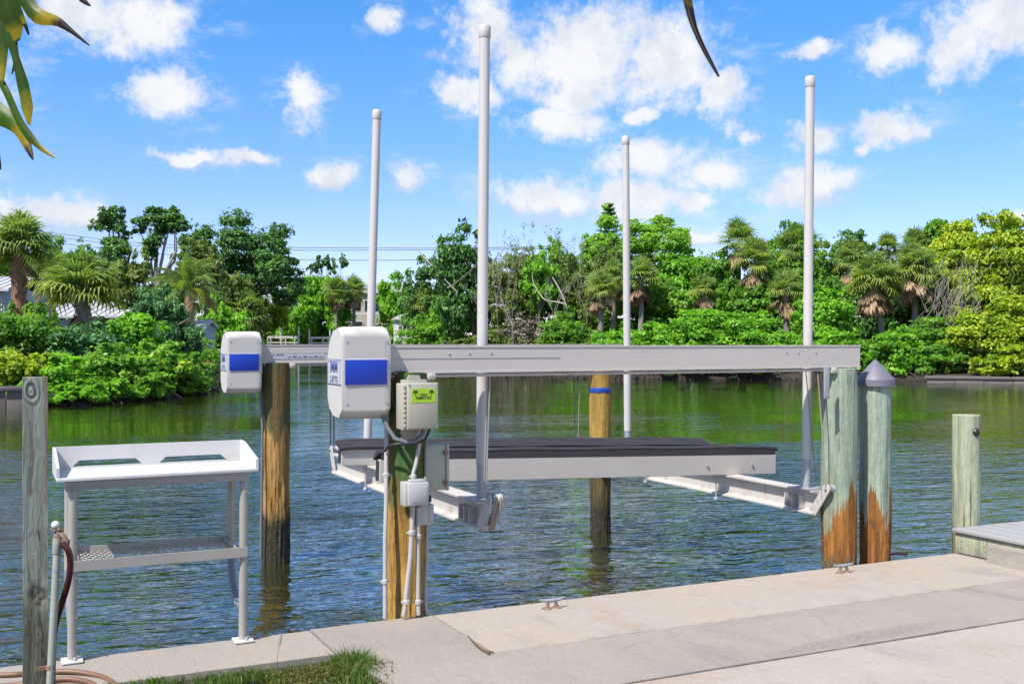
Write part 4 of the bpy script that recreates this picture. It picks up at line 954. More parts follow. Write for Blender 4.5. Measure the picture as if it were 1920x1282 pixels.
def leaf_cloud(rng, cc, cr, n_, size, aspect=0.5, up=0.45, rnd=0.75, shell=0.72, squash=0.8, sprig=0.5):
    """leaves gathered in small sprigs spread over round clumps"""
    w = cr ** 1.7; k = rng.choice(len(cc), n_, p=w / w.sum())
    d = unit(rng.normal(size=(n_, 3))); d[:, 2] = np.abs(d[:, 2]) * np.where(rng.random(n_) < 0.75, 1, -1)
    rr = (shell + (1 - shell) * rng.random(n_) ** 0.6) * (1 + 0.24 * rng.normal(size=n_))
    p = cc[k] + d * (cr[k] * rr)[:, None] * np.array([1, 1, squash])
    sp = max(size * 1.6, 0.05); cell = np.floor(p / (sp * 2.2)); h = np.sin(cell @ np.array([12.99, 78.23, 37.72])) * 43758.5
    off = np.stack([np.modf(np.abs(h))[0], np.modf(np.abs(h * 1.7))[0], np.modf(np.abs(h * 2.3))[0]], 1) - 0.5
    p = p * 1.0 + (cell * sp * 2.2 + sp * 1.1 + off * sp * 1.4 - p) * sprig * rng.random((n_, 1))
    nr = unit(d * 0.7 + np.array([0, 0, up]) + rng.normal(size=(n_, 3)) * rnd * 0.6)
    sz = size * rng.uniform(0.65, 1.35, n_)
    tint = np.clip(0.52 + 0.21 * rng.normal(size=n_) + 0.42 * (rng.random(len(cc))[k] - 0.5) + 0.22 * (np.modf(np.abs(h))[0] - 0.5), 0, 1)
    return leaf_quads(p, nr, sz, aspect, rng), tint
def limb_mesh(rng, base, targets, r0, forks=True, n=6, hz=0.55):
    b = MB()
    base = Vector(base); top = Vector(np.mean(np.array(targets), 0)); fork = base.lerp(top, hz)
    fork += Vector((rng.normal() * .12, rng.normal() * .12, 0)) * (top - base).length * 0.3
    mid = base.lerp(fork, 0.5) + Vector((rng.normal(), rng.normal(), 0)) * r0 * 0.8
    b.tube([base + Vector((0, 0, -0.3)), base + Vector((0, 0, .15)), mid, fork], [r0 * 1.5, r0 * 1.1, r0 * 0.9, r0 * 0.75], n)
    for tg in targets:
        tg = Vector(tg); m1 = fork.lerp(tg, 0.5) + Vector((rng.normal(), rng.normal(), rng.random())) * (tg - fork).length * 0.10
        b.tube([fork - Vector((0, 0, 0.05)), m1, tg], [r0 * 0.6, r0 * 0.38, r0 * 0.12], 5)
    return b
cnt = {}
def fit(V, cx, cy, hw, z0, z1, keep0=False):
    c = V.mean(1); dx = c[:, 0] - cx; dy = c[:, 1] - cy; lat = dx * CV - dy * CU
    k = hw / np.percentile(np.abs(lat), 97.5); V[:, :, 0] = cx + (V[:, :, 0] - cx) * k; V[:, :, 1] = cy + (V[:, :, 1] - cy) * k
    a, b_ = (0.0 if keep0 else np.percentile(c[:, 2], 1.5)), np.percentile(c[:, 2], 98.5)
    V[:, :, 2] = z0 + (V[:, :, 2] - a) * (z1 - z0) / (b_ - a); return V
def nm(base):
    k = cnt.get(base, 0); cnt[base] = k + 1
    return base if k == 0 else f'{base}.{k:03d}'
def bush(px, ytop, wpx, dep, pal, n_, leaf, label, zb=-0.15, name='bush', group=None, cat='bush', aspect=0.55, m=26, depth_k=0.8, up=0.45, sprig=0.5, twigs=5):
    rng = np.random.default_rng(int(px * 7 + ytop * 13 + dep * 3) % 99991 + 7)
    base = gd(px, 641, dep); base.z = zb; zt = 1.6 + (641 - ytop) * dep / F; rx = wpx * dep / F / 2; rz = (zt - zb) * 0.56; ry = rx * depth_k
    o = thing(nm(name), label, cat, base, 0, group)
    cc, cr = clumps_in(rng, m, rx, ry, rz, 0.35, 0.88)
    cc[:, 2] += (zt - zb) * 0.47; cc[:, 2] = np.maximum(cc[:, 2], cr * 0.5)
    # extra clumps along the foot so the bush meets the ground
    k = max(4, m // 4); a = rng.uniform(0, 2 * np.pi, k)
    fc = np.stack([np.cos(a) * rx * .75, np.sin(a) * ry * .75, rng.uniform(.15, .35, k) * (zt - zb)], 1)
    cc = np.vstack([cc, fc]); cr = np.concatenate([cr, rng.uniform(.22, .34, k) * min(rx, rz)])
    V, tint = leaf_cloud(rng, cc, cr, int(n_ * 1.55), leaf * 1.04, aspect, up=up, sprig=sprig)
    V = fit(V, 0, 0, rx, 0, zt - zb, True); V[:, :, 2] = np.maximum(V[:, :, 2], -0.05 + 0.1 * rng.random((len(V), 1)))
    mesh_obj('foliage', quads_mesh('foliage', V, tint), L[pal], o)
    if twigs:
        b = limb_mesh(rng, (0, 0, 0), [tuple(q) for q in cc[:twigs]], 0.05, hz=0.25); b.done('branches', M['bark'], o, 60)
    return o
def tree(px, ytop, ybot, wpx, dep, pal, n_, leaf, label, name='broadleaf_tree', cat='tree', group='trees on the far banks', m=26, r0=0.14, kr=(0.22, 0.38), lo=0.4, aspect=0.55,
         extra=None, bark='bark', basepx=None, limbs=9, zb=0.1, squash=0.8, shell=0.65, sprig=0.5, hz=0.55, blobs=None):
    rng = np.random.default_rng(int(px * 7 + ytop * 13 + dep * 3) % 99991 + 3)
    base = gd(basepx if basepx else px, 641, dep); base.z = zb
    zt = 1.6 + (641 - ytop) * dep / F; zl = 1.6 + (641 - ybot) * dep / F; rx = wpx * dep / F / 2; rz = (zt - zl) / 2
    ctr = gd(px, 641, dep); ctr.z = (zt + zl) / 2; off = np.array(ctr - base)
    o = thing(nm(name), label, cat, base, 0, group)
    if blobs:                     # clumps given where the photograph shows them: (px, py, r in px)
        cc = []; cr = []
        for (bx, by, br) in blobs:
            p = gd(bx, by, dep + rng.normal() * rx * 0.35) - base; r_ = br * dep / F
            for _ in range(3): cc.append(np.array(p) + rng.normal(size=3) * r_ * 0.42); cr.append(r_ * rng.uniform(.5, .8))
        cc = np.array(cc); cr = np.array(cr)
    else:
        cc, cr = clumps_in(rng, m, rx, rx * 0.85, rz, lo, 0.9, kr); cc = cc + off
    V, tint = leaf_cloud(rng, cc, cr, int(n_ * 1.62), leaf * 1.04, aspect, squash=squash, shell=shell, sprig=sprig)
    if not blobs: V = fit(V, off[0], off[1], rx, zl - zb, zt - zb)
    mesh_obj('crown', quads_mesh('crown', V, tint), L[pal], o)
    idx = rng.choice(len(cc), min(limbs, len(cc)), replace=False)
    b = limb_mesh(rng, (0, 0, 0), [tuple(cc[i]) for i in idx], r0, hz=hz); b.done('trunk', M[bark], o, 60)
    return o
def bare_tree(px, ytop, wpx, dep, label, lean=0.0, r0=0.07, levels=4, pal=None, nleaf=0, bark='bark_pale', ybase=None, leaf=0.10, name='bare_tree'):
    rng = random.Random(int(px * 3 + ytop)); base = gd(px, 641, dep); base.z = 0.1 if ybase is None else 1.6 + (641 - ybase) * dep / F
    H = 1.6 + (641 - ytop) * dep / F - base.z; Wd = wpx * dep / F / 2
    o = thing(nm(name), label, 'tree', base, 0, 'bare trees on the far bank')
    b = MB(); tips = []
    def grow(p, d, ln, r, lv):
        q = p + d * ln; mdp = (p + q) / 2 + Vector((rng.gauss(0, 1), rng.gauss(0, 1), rng.gauss(0, .5))) * ln * 0.07
        b.tube([p, mdp, q], [r, r * 0.85, r * 0.66], 5 if lv > 1 else 3, cap=False)
        if lv == 0: tips.append(q); return
        for k in range(rng.choice((2, 3, 3)) if lv > 1 else rng.choice((3, 4))):
            nd = (d + Vector((rng.gauss(0, 1), rng.gauss(0, 1), rng.gauss(0.1, .5))) * 0.55).normalized()
            nd.x += 0; grow(p + d * ln * rng.uniform(0.55, 1.0), nd, ln * rng.uniform(0.5, 0.72), r * 0.58, lv - 1)
    d0 = Vector((lean * CV, -lean * CU, 1)).normalized()
    grow(Vector((0, 0, -0.2)), d0, H * 0.46, r0, levels)
    zs_ = [v.co.z for v in b.b.verts]; k = H / max(zs_); xs_ = max(max(abs(v.co.x), abs(v.co.y)) for v in b.b.verts); kx = min(2.0, Wd / xs_ if not lean else 1)
    for v in b.b.verts: v.co.x *= kx; v.co.y *= kx; v.co.z *= k
    b.done('trunk', M[bark], o, 60)
    if nleaf:
        g = np.random.default_rng(px); T = np.array([[p.x * kx, p.y * kx, p.z * k] for p in tips]); i = g.choice(len(T), nleaf)
        c = T[i] + g.normal(size=(nleaf, 3)) * 0.09
        V = leaf_quads(c, unit(g.normal(size=(nleaf, 3)) + np.array([0, 0, .5])), leaf * g.uniform(.6, 1.3, nleaf), 0.5, g)
        mesh_obj('crown', quads_mesh('crown', V, np.clip(g.normal(.5, .2, nleaf), 0, 1)), L[pal or 'olive'], o)
    return o

# --- palms -----------------------------------------------------------
def fan_frond(name, pal, n_=22, seed=0, hang=0.0, spread=115, pet=0.42):
    """fan palm leaf of length 1 along +X: a stalk, then narrow blades spread round its end and drooping"""
    g = np.random.default_rng(seed); Q = []; T = []
    def strip(pts, ws, tn):
        for (p, q, w0, w1) in zip(pts, pts[1:], ws, ws[1:]):
            d = q - p; s = np.cross(d, np.array([0, 0, 1.0])) if abs(d[2]) < 0.98 * np.linalg.norm(d) else np.array([0, 1.0, 0]); s = s / max(np.linalg.norm(s), 1e-6)
            Q.append([p - s * w0, p + s * w0, q + s * w1, q - s * w1]); T.append(tn)
    pz = lambda x: 0.10 * math.sin(x * 2.2) - 0.10 * x * x
    strip([np.array([x, 0, pz(x)]) for x in (0, pet * .5, pet)], [0.016, 0.013, 0.011], 0.75)
    for i in range(n_):
        a = R((i / (n_ - 1) - 0.5) * 2 * spread); bx = pet + 0.10 * math.cos(a * .5)
        ln = (0.56 - 0.14 * abs(a) / R(spread)) * g.uniform(0.85, 1.1); dr = g.uniform(0.12, 0.38) + hang
        p0 = np.array([bx - .10, 0, pz(pet)]); dirn = np.array([math.cos(a), math.sin(a) * 0.95, 0.16])
        p1 = p0 + dirn * ln * 0.5; p2 = p1 + (dirn + np.array([0, 0, -dr * 1.1])) * ln * 0.32; p3 = p2 + (dirn * .6 + np.array([0, 0, -dr * 2.8])) * ln * 0.26
        strip([p0, p1, p2, p3], [0.010, 0.024, 0.016, 0.002], float(np.clip(g.normal(.5, .26), 0, 1)))
    return quads_mesh(name, np.array(Q), np.array(T))
FR = {}
for pal in ('palm', 'palmy', 'palmdead'):
    FR[pal] = []
    for s in range(4):
        me = fan_frond('frond', pal, 24, s * 7 + len(pal), hang=-0.22 if pal == 'palmdead' else (0.1 if pal == 'palm' else 0.2), spread=120 if pal != 'palmdead' else 38)
        me.materials.append(L[pal]); FR[pal].append(me)
def feather_frond(name, seed, m_):
    g = np.random.default_rng(seed); Q = []; T = []; N_ = 34
    P = [np.array([x * (1 - .12 * x), 0, 0.55 * x - 0.85 * x * x]) for x in np.linspace(0, 1, N_)]
    for i, (p, q) in enumerate(zip(P, P[1:])):
        w = 0.016 * (1 - i / N_) + .002
        Q.append([p + [0, -w, 0], p + [0, w, 0], q + [0, w, 0], q + [0, -w, 0]]); T.append(.9)
        if i < 4: continue
        for s in (-1, 1):
            ln = 0.30 * math.sin(math.pi * (0.12 + 0.86 * i / N_)) * g.uniform(.85, 1.1); d = np.array([0.55, s * 0.75, -0.15 - .3 * g.random()])
            a = p; b_ = p + d * ln * .55; c = b_ + (d * .5 + np.array([0, 0, -.75])) * ln * .5; wv = np.array([.013, 0, 0.004])
            Q.append([a - wv, a + wv, b_ + wv, b_ - wv]); Q.append([b_ - wv, b_ + wv, c + wv * .2, c - wv * .2]); tt = float(np.clip(g.normal(.5, .15), 0, 1)); T += [tt, tt]
    me = quads_mesh(name, np.array(Q), np.array(T)); me.materials.append(m_); return me
FE = [feather_frond('frond', s, L['palm']) for s in range(3)]; FEY = [feather_frond('frond', 9, L['palmdead']), feather_frond('frond', 10, L['palmy'])]
def palm(px, yc, rpx, dep, label, nf=30, nyel=5, ndead=8, tr=0.13, basepx=None, bark='palm_grey', feather=False, up=0.0, zb=0.1, lo=-35):
    rng = random.Random(int(px * 11 + yc)); c = gd(px, yc, dep); base = gd(basepx or px, 641, dep); base.z = zb
    rad = rpx * dep / F
    o = thing(nm('palm_tree'), label, 'palm tree', base, 0, 'palms on the far banks')
    top = c - base; b = MB(); pts = [Vector((0, 0, -0.3)), top * 0.3 + Vector((0, 0, 0)), top * 0.65 + Vector((rng.gauss(0, .05), rng.gauss(0, .05), 0)), top]
    pts = smooth_path(pts, 5); b.tube(pts, [tr * (1.15 - 0.1 * i / len(pts)) for i in range(len(pts))], 10)
    if dep < 50 or tr > 0.16:                                       # old leaf bases that stud the trunk
        for i in range(90):
            k = rng.uniform(0.25, 1.0); p = top * k; a = rng.uniform(0, 6.283); u_ = Vector((math.cos(a), math.sin(a), 0)); s_ = Vector((-u_.y, u_.x, 0)) * 0.05
            q = p + u_ * tr * 0.95
            b.prism([q - s_, q + s_, q + s_ * .6 + u_ * .09 + Vector((0, 0, .16)), q - s_ * .6 + u_ * .09 + Vector((0, 0, .16))], u_ * 0.02)
    b.done('trunk', M[bark], o, 60)
    def frond(me, yaw, pitch, sc, nme='frond'):
        f = bpy.data.objects.new(nme, me); f.location = top + Vector((0, 0, rng.uniform(-.10, .08)) ) * 1.0
        f.rotation_euler = (rng.uniform(-.35, .35), -pitch, yaw); f.scale = (sc, sc, sc * rng.uniform(.8, 1.2)); link(f, o)
    tot = nf + nyel
    for i in range(tot):
        k = i / max(tot - 1, 1); pitch = R(lo + (88 - lo) * k ** 0.85) + rng.gauss(0, .10); yaw = i * 2.39996 + rng.gauss(0, .2)
        if feather: me = rng.choice(FE) if i >= nyel else rng.choice(FEY)
        else: me = rng.choice(FR['palm']) if i >= nyel else rng.choice(FR['palmy'])
        frond(me, yaw, pitch, rad * rng.uniform(.88, 1.12))
    for i in range(ndead):
        frond(rng.choice(FR['palmdead']) if not feather else FEY[0], i * 2.39996 + rng.random(), R(rng.uniform(-88, -62) if rng.random() < .8 else rng.uniform(-62, -35)), rad * rng.uniform(.7, 1.3), 'dead_frond')
    return o

# ---- left bank: bushes at the water
G1 = 'bushes on the bank behind the fillet table'
def B1(*a, **k): k.setdefault('zb', -0.28); return bush(*a, group=G1, twigs=5, depth_k=0.75, **k)
B1(-150, 560, 260, 35, 'mid', 9000, 0.14, 'rounded green bush at the edge of the bank beyond the square post')
B1(30, 590, 190, 37.5, 'mid', 13000, 0.13, 'tall mid green bush in front of the long white roof')
B1(165, 612, 170, 38, 'cedar', 12000, 0.12, 'blue green bush in front of the shaggy palm trunk')
B1(255, 595, 110, 39, 'bright', 7000, 0.17, 'bright broad leaved bush between the shaggy palm and the dark cedar')
B1(10, 660, 190, 33.5, 'yellow', 12000, 0.11, 'yellow green low bush above the concrete seawall by the square post')
B1(120, 668, 150, 33.8, 'bright', 11000, 0.115, 'bright green low bush just beyond the square post')
B1(215, 650, 130, 35.5, 'seagrape', 9000, 0.15, 'glossy low bush with round leaves at the water, near the middle of the bank')
B1(295, 648, 140, 38, 'seagrape', 11000, 0.16, 'glossy round leaved bush at the tip of the bank beside the far dock')
B1(345, 668, 80, 40, 'seagrape', 6000, 0.16, 'small glossy bush at the very tip of the bank, touching the water')
B1(240, 690, 120, 35.5, 'seagrape', 7000, 0.14, 'low glossy bush overhanging the shaded waterline of the bank', zb=-0.3)
B1(170, 712, 110, 33.6, 'bright', 6000, 0.12, 'low bright bush hanging over the water beside the square post', zb=-0.25)
B1(310, 700, 120, 38.3, 'seagrape', 7000, 0.15, 'low round leaved bush leaning over the water near the grey boat', zb=-0.3)
for i, (x, y, d, pal, lab) in enumerate(((70, 715, 32.6, 'bright', 'small bright sprig of bush at the water just past the square post'), (140, 722, 32.4, 'bright', 'small bright clump dipping into the water, a little farther along from the square post'),
    (225, 722, 34.3, 'seagrape', 'small round leaved clump trailing in the water, second from the square post'),
    (275, 716, 36.4, 'seagrape', 'small round leaved clump trailing in the water, third from the square post'), (345, 712, 39.2, 'seagrape', 'small round leaved clump trailing in the water at the bank tip'))):
    B1(x, y, 90, d, pal, 4200, 0.14, lab, zb=-0.34)
# behind them
tree(308, 548, 668, 122, 43, 'cedar', 17000, 0.13, 'dense dark cedar standing behind the round leaved bushes', name='cedar_tree', m=34, aspect=0.28, kr=(.2, .34), lo=.3)
tree(213, 388, 525, 72, 60, 'dark', 9000, 0.17, 'tall narrow dark tree with wispy top, nearer the shaggy palm', r0=0.16, basepx=222,
     blobs=[(214, 408, 20), (205, 428, 24), (232, 430, 16), (216, 455, 22), (200, 480, 26), (225, 492, 30), (245, 505, 20), (195, 505, 22), (212, 398, 9), (200, 415, 12)])
tree(302, 388, 500, 100, 60, 'dark', 9000, 0.17, 'tall narrow dark tree with two tufted heads, nearer the spreading tree', r0=0.17, basepx=284, bark='bark_pale',
     blobs=[(290, 398, 14), (272, 418, 16), (300, 420, 18), (330, 405, 18), (340, 425, 14), (318, 432, 14), (285, 450, 18), (278, 470, 16), (292, 440, 14), (265, 430, 10)])
tree(440, 428, 560, 210, 112, 'dark', 24000, 0.33, 'large spreading dark green tree with broad flat crown', r0=0.28, basepx=470, limbs=14,
     blobs=[(385, 450, 34), (430, 440, 36), (470, 465, 34), (515, 455, 30), (535, 485, 28), (500, 490, 32), (455, 495, 36), (410, 480, 36), (370, 480, 26), (520, 525, 36), (540, 555, 28), (495, 540, 30), (440, 530, 34), (350, 455, 18)])
tree(372, 455, 540, 80, 64, 'olive', 5000, 0.15, 'thin olive tree in front of the spreading dark tree', r0=0.1, shell=.3)
tree(590, 480, 510, 24, 135, 'dark', 1100, 0.22, 'small lollipop shaped tree on the skyline, the shorter of two', r0=0.06, m=8)
tree(628, 482, 512, 48, 136, 'dark', 1700, 0.22, 'small tufted tree on the skyline beside the lollipop shaped one', r0=0.06, m=9, lo=.6)
tree(598, 525, 650, 100, 124, 'bright', 13000, 0.31, 'rounded bright green tree between the two motor covers', m=30)
tree(735, 518, 625, 66, 126, 'bright', 8000, 0.24, 'rounded green tree above the white porch', m=24)
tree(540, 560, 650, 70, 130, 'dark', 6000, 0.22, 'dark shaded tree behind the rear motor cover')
tree(490, 540, 650, 90, 118, 'yellow', 8000, 0.3, 'yellow green shrubby tree over the rear motor cover', r0=0.08, m=26)
tree(430, 520, 640, 100, 98, 'olive', 8000, 0.26, 'olive green shrubby tree beside the coconut palm', r0=0.08)
tree(425, 575, 672, 80, 85, 'bright', 7000, 0.23, 'bright green shrub tree behind the far dock', r0=0.06)
tree(385, 600, 680, 60, 60, 'mid', 5000, 0.15, 'mid green shrub by the far dock railing', r0=0.06)
tree(250, 480, 610, 80, 58, 'olive', 7000, 0.14, 'thin olive tree with pale trunk beside the dark cedar', r0=0.11, basepx=240, bark='bark_pale', shell=.3)
tree(100, 455, 560, 110, 72, 'mid', 8000, 0.2, 'hazy green tree behind the tall palm', shell=.35)
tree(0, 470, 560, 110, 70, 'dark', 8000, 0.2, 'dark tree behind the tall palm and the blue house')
tree(160, 470, 560, 90, 74, 'dark', 6000, 0.2, 'dark tree behind the shaggy palm', shell=.35)
tree(-120, 430, 600, 200, 60, 'mid', 12000, 0.2, 'broad green tree beyond the blue house')
tree(320, 520, 600, 80, 63, 'mid', 6000, 0.17, 'green tree behind the coconut palm')
palm(36, 468, 78, 48, 'tall palm with reddish studded trunk beside the blue house', nf=44, nyel=8, ndead=3, tr=0.30, bark='palm_bark', lo=-40)
palm(150, 556, 92, 44, 'shaggy yellow green palm with dead skirt in front of the long white roof', nf=34, nyel=14, ndead=12, tr=0.27, basepx=172, bark='palm_grey', lo=-15)
palm(95, 520, 62, 52, 'smaller palm half hidden behind the shaggy palm', nf=24, nyel=3, ndead=3, tr=0.16)
palm(352, 545, 78, 52, 'coconut palm with arching feather fronds behind the cedar', nf=20, nyel=5, ndead=3, tr=0.15, feather=True, lo=-20)
palm(455, 598, 60, 98, 'low silvery fan palm above the rear motor cover', nf=34, nyel=4, ndead=5, tr=0.24, bark='palm_bark', lo=-30)
palm(630, 548, 34, 121, 'slim palm with yellowish head, in front of its browner twin', nf=26, nyel=8, ndead=8, tr=0.16, lo=-60)
palm(663, 548, 34, 123, 'slim palm with browner head beside the guide pole', nf=22, nyel=10, ndead=14, tr=0.17, lo=-60)

B1(62, 572, 70, 43, 'mid', 5000, 0.13, 'leafy shrub between the tall palm trunk and the long white roof')
B1(10, 580, 80, 42, 'dark', 5000, 0.13, 'dark shrub at the foot of the tall reddish palm')
# ---- right bank: undergrowth, front row at the water
def dp(px): return float(np.interp(px, [700, 760, 850, 900, 1050, 1200, 1500, 1920, 2300], [82, 78, 70, 66, 60.5, 57.8, 56.0, 53.0, 49.0]))
G2 = 'bushes along the far bank'
def B2(px, yt, w, pal, n_, leaf, label, dd=0.0, **k): return bush(px, yt, w, dp(px) + dd, pal, n_, leaf, label, group=G2, **k)
B2(800, 600, 90, 'mid', 7000, 0.18, 'green bush beside the white porch', 1)
B2(838, 565, 100, 'pale', 8000, 0.17, 'leafy pale green bush between the porch and the tallest guide pole', 3)
B2(930, 620, 100, 'olive', 7000, 0.15, 'dusty olive bush just beyond the tallest guide pole', 0)
B2(870, 640, 110, 'olive', 7000, 0.15, 'low olive bush behind the beam beside the tallest guide pole', -1.0)
B2(985, 600, 90, 'grey', 3500, 0.14, 'greyish half dead thorny bush on the far bank', 2)
B2(1010, 640, 100, 'olive', 7000, 0.15, 'low dull green bush below the greyish thorny bush', -1)
B2(1065, 590, 100, 'mid', 8000, 0.17, 'mid green bush below the leaning dead branches', 1)
B2(1090, 650, 110, 'bright', 8000, 0.17, 'low bright bush behind the taped yellow pile', -1.5)
B2(1165, 622, 110, 'bright', 9000, 0.17, 'bright ferny bush behind the shortest looking guide pole', -1)
B2(1235, 612, 120, 'bright', 10000, 0.17, 'bright ferny bush just beyond the shortest looking guide pole', -.5)
B2(1318, 585, 120, 'bright', 11000, 0.17, 'wide bright green bush below the small brown skirted palm', 0)
B2(1400, 590, 120, 'bright', 11000, 0.17, 'bright green bush below the twin palms', 0)
B2(1470, 625, 90, 'bright', 7000, 0.17, 'low bright bush at the foot of the skirted palm by the guide pole', -1)
B2(1285, 650, 130, 'mid', 8000, 0.17, 'low mid green bush close to the waterline behind the beam', -2)
B2(1400, 655, 130, 'mid', 8000, 0.17, 'low leafy bush at the waterline below the twin palms', -2)
B2(1545, 545, 100, 'bright', 10000, 0.18, 'tall vine covered bush beside the mint pile guide pole', 1)
B2(1560, 625, 110, 'bright', 9000, 0.18, 'bright leafy bush right above the mint green pile', -1)
B2(1640, 640, 100, 'mid', 7000, 0.17, 'shaded green bush above the cone cap', -.5)
B2(1690, 622, 100, 'bright', 8000, 0.17, 'bright bush between the cone cap and the grey far wall', -1)
B2(1735, 600, 110, 'mid', 9000, 0.17, 'mid green bush under the tangled bare vines', 1)
B2(1760, 650, 100, 'mid', 6000, 0.17, 'low green bush at the end of the grey far wall', -1)
B2(1835, 588, 130, 'yellow', 11000, 0.17, 'yellow green bush hanging over the grey far wall', -.5)
B2(1905, 560, 110, 'yellow', 10000, 0.17, 'tall yellow green bush at the far end of the grey far wall', 1)
B2(1900, 650, 120, 'yellow', 8000, 0.17, 'low yellow green bush drooping over the grey far wall', -2.0)
B2(2010, 560, 140, 'mid', 8000, 0.18, 'green bush beyond the yellow green ones')
B2(2150, 560, 180, 'mid', 8000, 0.2, 'wide green bush farther along the far bank')
# ---- right bank: trees and palms
tree(805, 490, 620, 110, 80, 'dark', 7000, 0.18, 'dark green tree with thin top above the white porch', r0=.12, shell=.4)
tree(870, 440, 600, 100, 72, 'dark', 12000, 0.18, 'dark green tree crossed by the tallest guide pole', r0=.14, basepx=885, shell=.4)
tree(960, 480, 610, 120, 70, 'olive', 8000, 0.16, 'olive green tree among the bare trees', r0=.10, shell=.35)
tree(1045, 470, 600, 110, 69, 'mid', 10000, 0.17, 'mid green tree behind the leaning dead branches', r0=.10, shell=.4)
tree(1010, 478, 560, 60, 67, 'bright', 4000, 0.18, 'bright green vine draped small tree among the bare trees', r0=.08)
tree(1128, 408, 520, 74, 72, 'pale', 7000, 0.18, 'tall pale green tree just before the pointed pine top', r0=.12, shell=.35)
tree(1115, 470, 600, 110, 68, 'olive', 10000, 0.17, 'olive tree behind the brown skirted palms', r0=.10)
tree(1222, 408, 540, 130, 70, 'pale', 14000, 0.18, 'pale green umbrella shaped tree beyond the shortest looking guide pole', r0=.14, shell=.4, blobs=[(1190, 425, 24), (1220, 418, 24), (1250, 430, 22), (1275, 445, 18), (1205, 450, 28), (1240, 460, 30), (1180, 470, 30), (1215, 490, 36), (1255, 495, 32), (1195, 520, 34)])
tree(1290, 462, 590, 110, 68, 'bright', 13000, 0.18, 'bright green rounded tree before the twin palms', r0=.12)
tree(1345, 490, 600, 90, 66, 'mid', 9000, 0.17, 'mid green tree below the tallest of the twin palms', r0=.1)
tree(1230, 530, 620, 110, 66, 'mid', 9000, 0.17, 'mid green tree under the umbrella shaped one', r0=.1)
tree(1440, 500, 620, 110, 66, 'mid', 10000, 0.17, 'mid green tree behind the skirted palm by the guide pole', r0=.1)
tree(1530, 470, 620, 100, 65, 'mid', 10000, 0.17, 'mid green tree behind the mint pile guide pole', r0=.1)
tree(1590, 442, 560, 110, 68, 'dark', 9000, 0.18, 'dark tree with tufted tips between the palms', r0=.12, lo=.55)
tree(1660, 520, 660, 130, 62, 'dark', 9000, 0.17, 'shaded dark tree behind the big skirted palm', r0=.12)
tree(1730, 500, 640, 100, 61, 'mid', 8000, 0.17, 'mid green tree behind the tangled bare vines', r0=.1)
tree(1790, 425, 560, 130, 61, 'yellow', 16000, 0.18, 'large yellow green tree next to the paired skirted palms', r0=.2, m=34)
tree(1880, 415, 590, 170, 59, 'yellow', 20000, 0.18, 'largest yellow green tree above the grey far wall', r0=.22, m=38)
tree(1760, 415, 470, 60, 64, 'mid', 4000, 0.17, 'green tree top showing over the large yellow green tree', r0=.1, lo=.6)
tree(2040, 430, 600, 200, 60, 'mid', 12000, 0.2, 'broad green tree beyond the yellow green trees', r0=.2)
tree(1480, 440, 560, 100, 74, 'mid', 8000, 0.18, 'broad tree behind the palm beside the mint pile guide pole', r0=.12)
palm(1384, 455, 50, 66, 'tallest palm on the far bank', nf=26, nyel=3, ndead=14, tr=0.15, lo=-30)
palm(1415, 492, 52, 64, 'palm just below the tallest palm, its twin', nf=26, nyel=4, ndead=14, tr=0.15, lo=-30)
palm(1474, 545, 46, 60, 'low palm with grey brown skirt just before the mint pile guide pole', nf=24, nyel=7, ndead=22, tr=0.15, basepx=1478, lo=-28)
palm(1500, 470, 58, 66, 'palm behind the mint pile guide pole on the skyline', nf=28, nyel=2, ndead=6, tr=0.15, lo=-30)
palm(1640, 530, 62, 57.5, 'big palm with orange brown skirt and visible trunk', nf=30, nyel=14, ndead=34, tr=0.15, basepx=1664, lo=-30)
palm(1712, 510, 60, 58.5, 'big palm with brown skirt touching the yellow green tree', nf=30, nyel=10, ndead=30, tr=0.15, lo=-30)
palm(1664, 468, 36, 64, 'small palm head on the skyline between the two big skirted palms', nf=28, nyel=1, ndead=3, tr=0.14, lo=-40)
palm(1715, 462, 40, 64, 'palm head on the skyline next to the yellow green tree', nf=26, nyel=1, ndead=3, tr=0.14, lo=-40)
palm(1595, 490, 46, 64, 'palm half hidden by the dark tufted tree', nf=28, nyel=4, ndead=6, tr=0.14, lo=-40)
palm(1125, 545, 42, 63, 'palm with ragged tan skirt, first before the shortest looking guide pole', nf=20, nyel=8, ndead=24, tr=0.15, lo=-25)
palm(1200, 525, 48, 64, 'palm with hanging fronds just behind the shortest looking guide pole', nf=22, nyel=8, ndead=20, tr=0.15, lo=-25)
palm(1150, 520, 40, 65, 'olive palm between the two ragged skirted palms', nf=24, nyel=10, ndead=6, tr=0.14, lo=-45)
palm(1318, 545, 36, 63, 'small palm with tan skirt in the bright green bushes', nf=20, nyel=8, ndead=18, tr=0.13, lo=-25)
palm(793, 572, 36, 79, 'small yellowish palm above the white porch', nf=24, nyel=10, ndead=4, tr=0.13, lo=-40)
